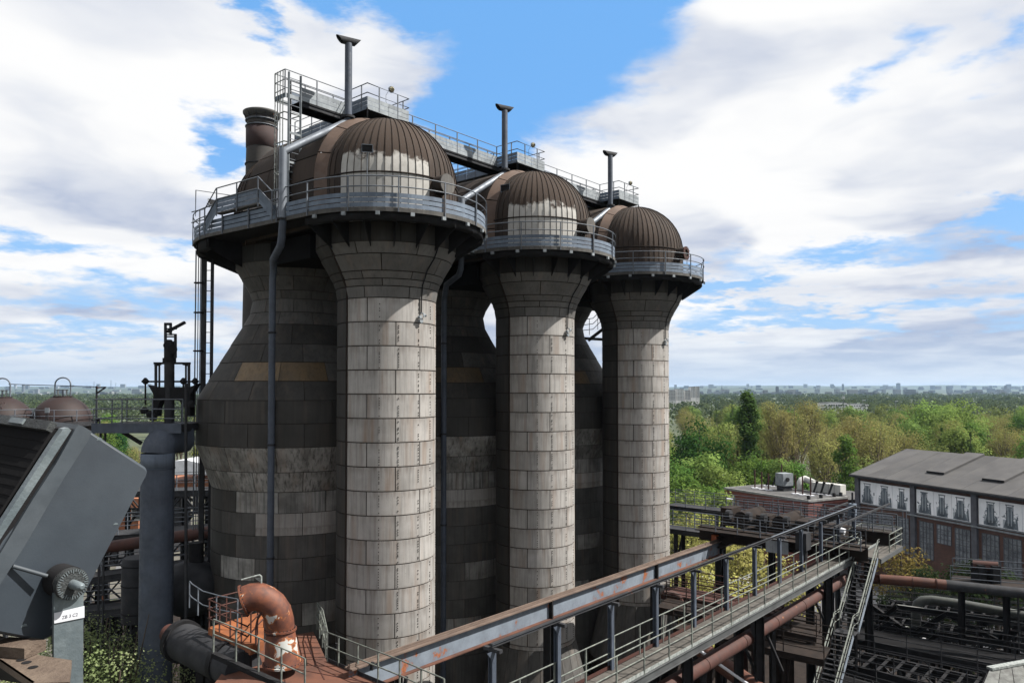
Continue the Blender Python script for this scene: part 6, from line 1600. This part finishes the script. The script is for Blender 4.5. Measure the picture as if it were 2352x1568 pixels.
TALL = ['tall yellow brown budding tree with dark branches, %s' % q for q in ('leftmost of the tall group', 'middle of the tall group', 'rightmost of the tall group', 'lower one standing before the tall group')]
BROAD = ['broad light green tree above the hall, %s' % q for q in ('left of the pair of crowns', 'right of the pair of crowns', 'lower one between the pair of crowns')]
RND = ['rounded yellow brown budding tree left of the hall roof, %s' % q for q in ('highest of the rounded group', 'closest to the roof ridge', 'half hidden behind the tall group', 'lower one above the white duct')]
# trees one can single out
at_px('poplar', 1716, 893, 160, 1.45, 'tall dark columnar poplar standing out above the wood right of the farthest stove', name='poplar_tree', group='standing out trees')
at_px('dark', 1603, 955, 150, .95, 'broad dark green tree just right of the farthest shaft', group='standing out trees')
at_px('cone', 1682, 917, 320, .62, 'small dark poplar left of the tall poplar', name='poplar_tree', group='standing out trees')
for px, top in ((1634, 922), (1645, 926), (1590, 932)): at_px('cone', px, top, 340, .45, 'small dark pointed poplar beyond the broad dark tree', 'small pointed poplars', name='poplar_tree')
for px, top, Y, k, w in ((1775, 903, 178, 'tan3', .95), (1822, 908, 172, 'tan', .9), (1866, 902, 180, 'tan3', .95), (1795, 925, 165, 'tan3', .8)): at_px(k, px, top, Y, w, TALL.pop(0), 'tall budding trees in the middle of the wood')
for px, top, Y, k, w in ((1965, 950, 165, 'tan2', 1.05), (2020, 962, 158, 'tan2', 1.0), (1915, 955, 185, 'tan', 1.0), (1900, 985, 150, 'tan2', .9)): at_px(k, px, top, Y, w, RND.pop(0), 'rounded budding trees left of the hall')
at_px('slim', 1938, 994, 140, 1.0, 'slim fresh green tree rising left of the hall corner', group='standing out trees')
for px, top, Y, w in ((2135, 920, 235, 1.1), (2205, 918, 240, 1.1), (2170, 935, 228, 1.0)): at_px('bright2', px, top, Y, w, BROAD.pop(0), 'broad light green trees above the hall')
at_px('cone', 2228, 985, 175, .8, 'small dark pointed tree above the hall roof, right one', name='poplar_tree', group='standing out trees')
at_px('cone', 2163, 975, 190, .8, 'small dark pointed tree above the hall roof, left one', name='poplar_tree', group='standing out trees')
for px, top, Y, k in ((1562, 1085, 118, 'mid'), (1610, 1040, 132, 'bright'), (1652, 1068, 128, 'bright'), (1600, 1100, 118, 'mid2'), (1700, 1055, 138, 'mid'), (1572, 1120, 108, 'bright'), (1540, 1050, 130, 'mid2'), (1640, 1108, 122, 'mid2'), (1745, 1040, 145, 'mid2'), (1645, 1128, 112, 'bright'), (1790, 1052, 142, 'bright'), (1838, 1060, 142, 'mid')):
    at_px(k, px, top, Y, .95, BUSH.pop(), 'bushy green trees left of the brick building')
at_px('yellow', 1690, 1225, 74, 1.15, 'yellow green flowering maple under the crane girder, seen through the railings', name='maple_tree', group='yellow maples')
at_px('yellow2', 1585, 1165, 92, 1.2, 'yellow green maple right of the farthest shaft, behind the crane gangway', name='maple_tree', group='yellow maples')
at_px('yellow2', 1600, 1262, 66, 1.0, 'low yellow green maple close to the foot of the farthest shaft', name='maple_tree', group='yellow maples')
at_px('yellow2', 1650, 1180, 96, 1.2, 'yellow green maple below the flat roofed brick building', name='maple_tree', group='yellow maples')
for px, top, Y, k, w, lab in ((2070, 1250, 86, 'shrub', 1.2, 'orange green budding shrub tree by the hall corner'), (2120, 1290, 80, 'pine', .9, 'small dark pine left of centre before the hall'), (2225, 1275, 74, 'pine', 1.3, 'broad dark pine before the third hall bay'),
                         (2045, 1345, 68, 'pine', .9, 'small dark pine in the yard right of the stairs'), (2180, 1350, 62, 'pine', .8, 'low dark pine behind the bent pipe'), (2290, 1285, 70, 'pine', 1.1, 'dark pine before the hall near the right edge')):
    at_px(k, px, top, Y, w, lab, 'small trees in the hall yard', 'pine_tree' if k == 'pine' else 'shrub')
# filler wood, one by one
HALLC = HP(HL/2, 0, -HD/2)
def blocked(x, y):
    if (x - cc.x)**2 + (y - cc.y)**2 < 17**2: return True
    for t in range(0, 56, 6):
        q = HP(t, 0, -HD/2)
        if (x - q.x)**2 + (y - q.y)**2 < 16**2: return True
    return any((x - a)**2 + (y - b)**2 < 36 for a, b in used_xy)
cnt = 0
y = 128.
while y < 430 and cnt < 270:
    step = 12.5 + (y - 128)*.018
    x = y*(1500 - CX)/F
    while x < y*(2440 - CX)/F:
        xx, yy = x + rt.uniform(-4, 4), y + rt.uniform(-4, 4)
        if not blocked(xx, yy):
            right = (xx/yy*F + CX)
            k = rt.choices(['tan', 'tan2', 'olive', 'olive2', 'mid', 'mid2', 'bright', 'bright2', 'dark2'], [5, 6, 5, 4, 2, 2, 3, 2, 1])[0] if yy > 160 or right > 1880 else rt.choices(['mid', 'mid2', 'bright', 'olive', 'dark2', 'tan'], [4, 4, 4, 3, 2, 2])[0]
            plant(k, xx, yy, rt.uniform(12.5, 19) if yy > 165 else rt.uniform(9, 13.5), rt.uniform(.9, 1.15)); cnt += 1
        x += step*1.12
    y += step*1.02
y = 135.
while y < 420 and cnt < 300:
    step = 15 + (y - 128)*.02
    x = y*(120 - CX)/F
    while x < y*(500 - CX)/F:
        xx, yy = x + rt.uniform(-4, 4), y + rt.uniform(-4, 4)
        if abs(xx - P(235, 0, 118).x) > 14 or abs(yy - 122) > 22:
            plant(rt.choices(['tan', 'tan2', 'olive', 'mid', 'bright', 'dark2'], [5, 5, 4, 3, 3, 2])[0], xx, yy, rt.uniform(9, 14), rt.uniform(.9, 1.15), label='%s tree far behind the ball tanks at the left' % rt.choice(['leafy']), group='leafy trees behind the tanks'); cnt += 1
        x += step*1.3
    y += step*1.2
# blossoming tree near the lower left
bt = make_tree('blossom', 15, 9, 46000, .052, 33, trunk_h=.2, twig=1, limbs=40)
x0 = P(255, 1400, 33).x
t = thing('blossoming_tree', 'pale green blossoming tree at the bottom left between floodlight and gas main', 'tree', (x0, 33, 0))
t.scale = (1.25, 1.25, (P(255, 1388, 33).z)/15)
for nme, me in zip(('trunk', 'crown'), bt):
    c = bpy.data.objects.new(nme, me); col.objects.link(c); c.parent = t
t = thing('blossoming_tree', 'second pale green tree low behind the foot of the floodlight', 'tree', (P(90, 1470, 30).x, 30, 0))
t.scale = (.9, .9, (P(100, 1478, 30).z)/15)
for nme, me in zip(('trunk', 'crown'), bt):
    c = bpy.data.objects.new(nme, me); col.objects.link(c); c.parent = t
# the far wood: nobody could count it
fw = MB(); rf_ = random.Random(8)
def clump(x, y, h, w, n, s):
    for _ in range(n):
        d_ = Vector((rf_.gauss(0, 1), rf_.gauss(0, 1), abs(rf_.gauss(0, 1)))).normalized()
        leaf_quads(fw, Vector((x + d_.x*w, y + d_.y*w, h*.45 + d_.z*h*.55)), s*rf_.uniform(.7, 1.3), d_, rf_)
y = 430.
while y < 2600:
    step = 13 + (y - 430)*.020
    for (pa, pb) in ((1480, 2450), (-60, 520)):
        x = y*(pa - CX)/F
        while x < y*(pb - CX)/F:
            if rf_.random() < (.86 if y < 1300 else .6):
                s_ = step/13; clump(x + rf_.uniform(-.5, .5)*step, y + rf_.uniform(-.5, .5)*step, rf_.uniform(9, 16 if y < 1500 else 14), 5.5*s_, 34 if y < 900 else 22, .95*s_)
            x += step
    y += step*1.3
fw.build('far_wood', LM['far'], origin=Vector((0, 0, 0)), label='far woodland reading as one mass beneath the horizon', kind='stuff')
# grass and undergrowth tufts below the trees
# ================================================================ town and hills at the horizon
M['town_white'] = mat('town_white', (.70, .70, .70), (.55, .55, .55), rough=.8, scale=.05, rnd=.2, bump=0)
M['town_grey'] = mat('town_grey', (.22, .23, .24), (.13, .14, .15), rough=.8, scale=.01, bump=0)
M['town_dark'] = mat('town_dark', (.10, .11, .12), (.07, .075, .08), rough=.7, bump=0)
M['hill'] = mat('hill', (.030, .045, .030), (.045, .06, .04), rough=1, scale=.004, bump=0)
def block(x0, x1, y0, y1, Y, label, floors, cols, depth=14, name='apartment_block', grp='white apartment blocks'):
    a, b = P(x0, y0, Y), P(x1, y1, Y); W2 = b.x - a.x; z1 = a.z
    t = thing(name, label, 'building', (a.x + W2/2, Y, 0), grp)
    MB().box((a.x + W2/2, Y + depth/2, z1/2), (W2, depth, z1)).build('wall', M['town_white'], t)
    MB().box((a.x + W2/2, Y + depth/2, z1 + .3), (W2*.96, depth*.9, .6)).build('roof', M['town_dark'], t)
    zb = max(2, P(0, y1, Y).z); fh = (z1 - zb)/floors
    wm = MB().box((0, 0, 0), (W2/cols*.62, .3, fh*.5)).mesh('window', M['town_dark'])
    for i in range(floors):
        for j in range(cols): put('window', wm, t, (a.x + W2*(j + .5)/cols, Y - .1, zb + fh*(i + .5)))
block(1535, 1552, 896, 919, 900, 'low white apartment block nearest the farthest shaft on the skyline', 7, 4)
block(1553, 1571, 894, 919, 905, 'middle white apartment block on the skyline right of the farthest shaft', 8, 5)
block(1572, 1586, 897, 917, 910, 'third white apartment block, slightly lower, on the skyline', 7, 4)
block(1587, 1598, 889, 913, 915, 'tall white apartment tower on the skyline, left half', 10, 3)
block(1599, 1607, 888, 913, 918, 'tall white apartment tower on the skyline, right half', 10, 2)
block(1902, 1946, 926, 935, 620, 'low white dealership hall among the trees below the round emblem sign', 1, 8, 22, 'white_hall', 'pale halls in the wood')
block(1948, 1995, 929, 934, 640, 'long low pale hall right of the dealership among the trees', 1, 8, 18, 'white_hall', 'pale halls in the wood')
sp_ = thing('emblem_sign', 'tall pole carrying a white ring with a three pointed star, above the dealership hall', 'sign', (P(1937, 925, 600).x, 600, 0))
c_ = P(1937, 914, 600); MB().tube([(c_.x, 600, 0), (c_.x, 600, c_.z - 1.0)], .3, 8).build('pole', M['town_dark'], sp_)
rr = 3.4*600/F
rm_ = MB().tube([c_ + Vector((rr*math.cos(2*PI*i/28), 0, rr*math.sin(2*PI*i/28))) for i in range(29)], .13, 6).build('ring', M['label_white'], sp_)
sm_ = MB()
for q in (90, 210, 330): sm_.tube([c_, c_ + Vector((rr*math.cos(R(q)), 0, rr*math.sin(R(q))))], [.22, .06], 6)
sm_.build('star', M['label_white'], sp_)
for k, (px, py, Y, lab) in enumerate(((1982, 919, 560, 'tall mast lamp standing among the trees right of the dealership'), (2057, 921, 560, 'distant pale mast near the horizon above the hall'))):
    p = P(px, py, Y); t = thing('mast_lamp', lab, 'street lamp', (p.x, Y, 0)); MB().tube([(p.x, Y, 0), tuple(p)], .22, 6).build('mast', M['rail_light'], t); MB().box(p + Vector((.8, 0, 0)), (2.4, .5, .35)).build('lamp_head', M['label_white'], t)
rh = random.Random(3)
tw = MB(); tw2 = MB()
for i in range(300):
    Y = rh.uniform(2200, 7500); px = rh.choice([rh.uniform(-40, 520), rh.uniform(1540, 2400), rh.uniform(1540, 2400)])
    x = (px - CX)/F*Y; w = rh.uniform(8, 34)*(.6 + Y/6000); h = rh.choice([7, 9, 12, 16, 22])*(.8 + Y/9000)
    z0 = 0 if Y < 5000 else (Y - 5000)*.018
    (tw if rh.random() < .45 else tw2).box((x, Y, z0 + h/2), (w, 20, h))
tw.build('far_town', M['town_grey'], label='pale houses and halls of the town at the horizon', kind='stuff', origin=Vector((0, 0, 0)))
tw2.build('far_town', M['town_dark'], label='darker roofs and works of the town at the horizon', kind='stuff', origin=Vector((0, 0, 0)))
for k, (px, top, w, Y, lab, nm) in enumerate(((1785, 888, 4, 3000, 'wide office block on the horizon right of the apartment tower', 'office_block'), (2063, 880, 8, 7000, 'dark slab building standing above the horizon over the hall', 'office_block'), (1658, 883, 2, 5000, 'thin church spire on the horizon', 'church_spire'),
        (1936, 882, 2.4, 5500, 'tower block on the horizon above the emblem sign', 'office_block'), (2310, 885, 3, 5000, 'dark headframe on the horizon near the right edge', 'headframe'), (54, 884, 4, 5200, 'pale tower on the horizon at the far left', 'office_block'),
        (216, 877, 1.2, 6000, 'thin chimney on the horizon right of the ball tanks', 'far_chimney'), (255, 874, 1.3, 6000, 'taller thin chimney on the horizon further right of the ball tanks', 'far_chimney'), (266, 880, 1.0, 6000, 'shortest thin chimney on the horizon left of the valve gear', 'far_chimney'))):
    a = P(px, top, Y); w_ = w/F*Y; t = thing(nm, lab, 'chimney' if 'chimney' in nm else ('tower' if nm in ('church_spire', 'headframe') else 'building'), (a.x, Y, 0))
    if nm == 'church_spire': MB().box((a.x, Y, 18), (w_, w_, 36)).build('tower', M['town_dark'], t); MB().tube([(a.x, Y, 36), (a.x, Y, a.z)], [w_*.6, .3], 6).build('spire', M['town_dark'], t)
    else:
        MB().tube([(a.x, Y, 0), (a.x, Y, a.z)], [w_*.55, w_*.42], 10).build('shaft', M['town_dark'], t) if nm == 'far_chimney' else MB().box((a.x, Y, a.z/2), (w_, 18, a.z)).build('wall', M['town_dark'], t)
        MB().box((a.x, Y, a.z + 1), (w_*.6, 8, 3)).build('cap', M['town_dark'], t)
# hills
for k, (Y, base, amp, sd) in enumerate(((6000, 34, 12, 1.3), (8600, 62, 20, 4.1))):
    mb = MB(); n = 150; 
    for i in range(n + 1):
        x = -9000 + 18000*i/n; h = base + amp*(math.sin(x*.0009 + sd) * .5 + math.sin(x*.0023 + sd*2)*.3 + math.sin(x*.0071 + sd)*.12)
        mb.v += [(x, Y - 1100, -1), (x, Y, max(4, h)), (x, Y + 1500, -1)]
    for i in range(n):
        a = i*3; mb.face((a, a+3, a+4, a+1), True); mb.face((a+1, a+4, a+5, a+2), True)
    mb.build('hills', M['hill'], label='low wooded hills closing the horizon', kind='structure', origin=Vector((0, 0, 0)))
# air
hv = bpy.data.materials.new('haze'); hv.use_nodes = True; t = NT(hv.node_tree); t.n.clear()
pv_ = t.new('VolumePrincipled', {'Color': (.50, .72, 1.0, 1), 'Density': 4.2e-5, 'Anisotropy': .2}); o = t.new('OutputMaterial'); t.l.new(pv_.outputs[0], o.inputs['Volume'])
hb = MB().box((0, 4500, 38), (26000, 16000, 79)); ho = hb.build('haze', hv, label='thin blue summer haze over the land', kind='stuff')
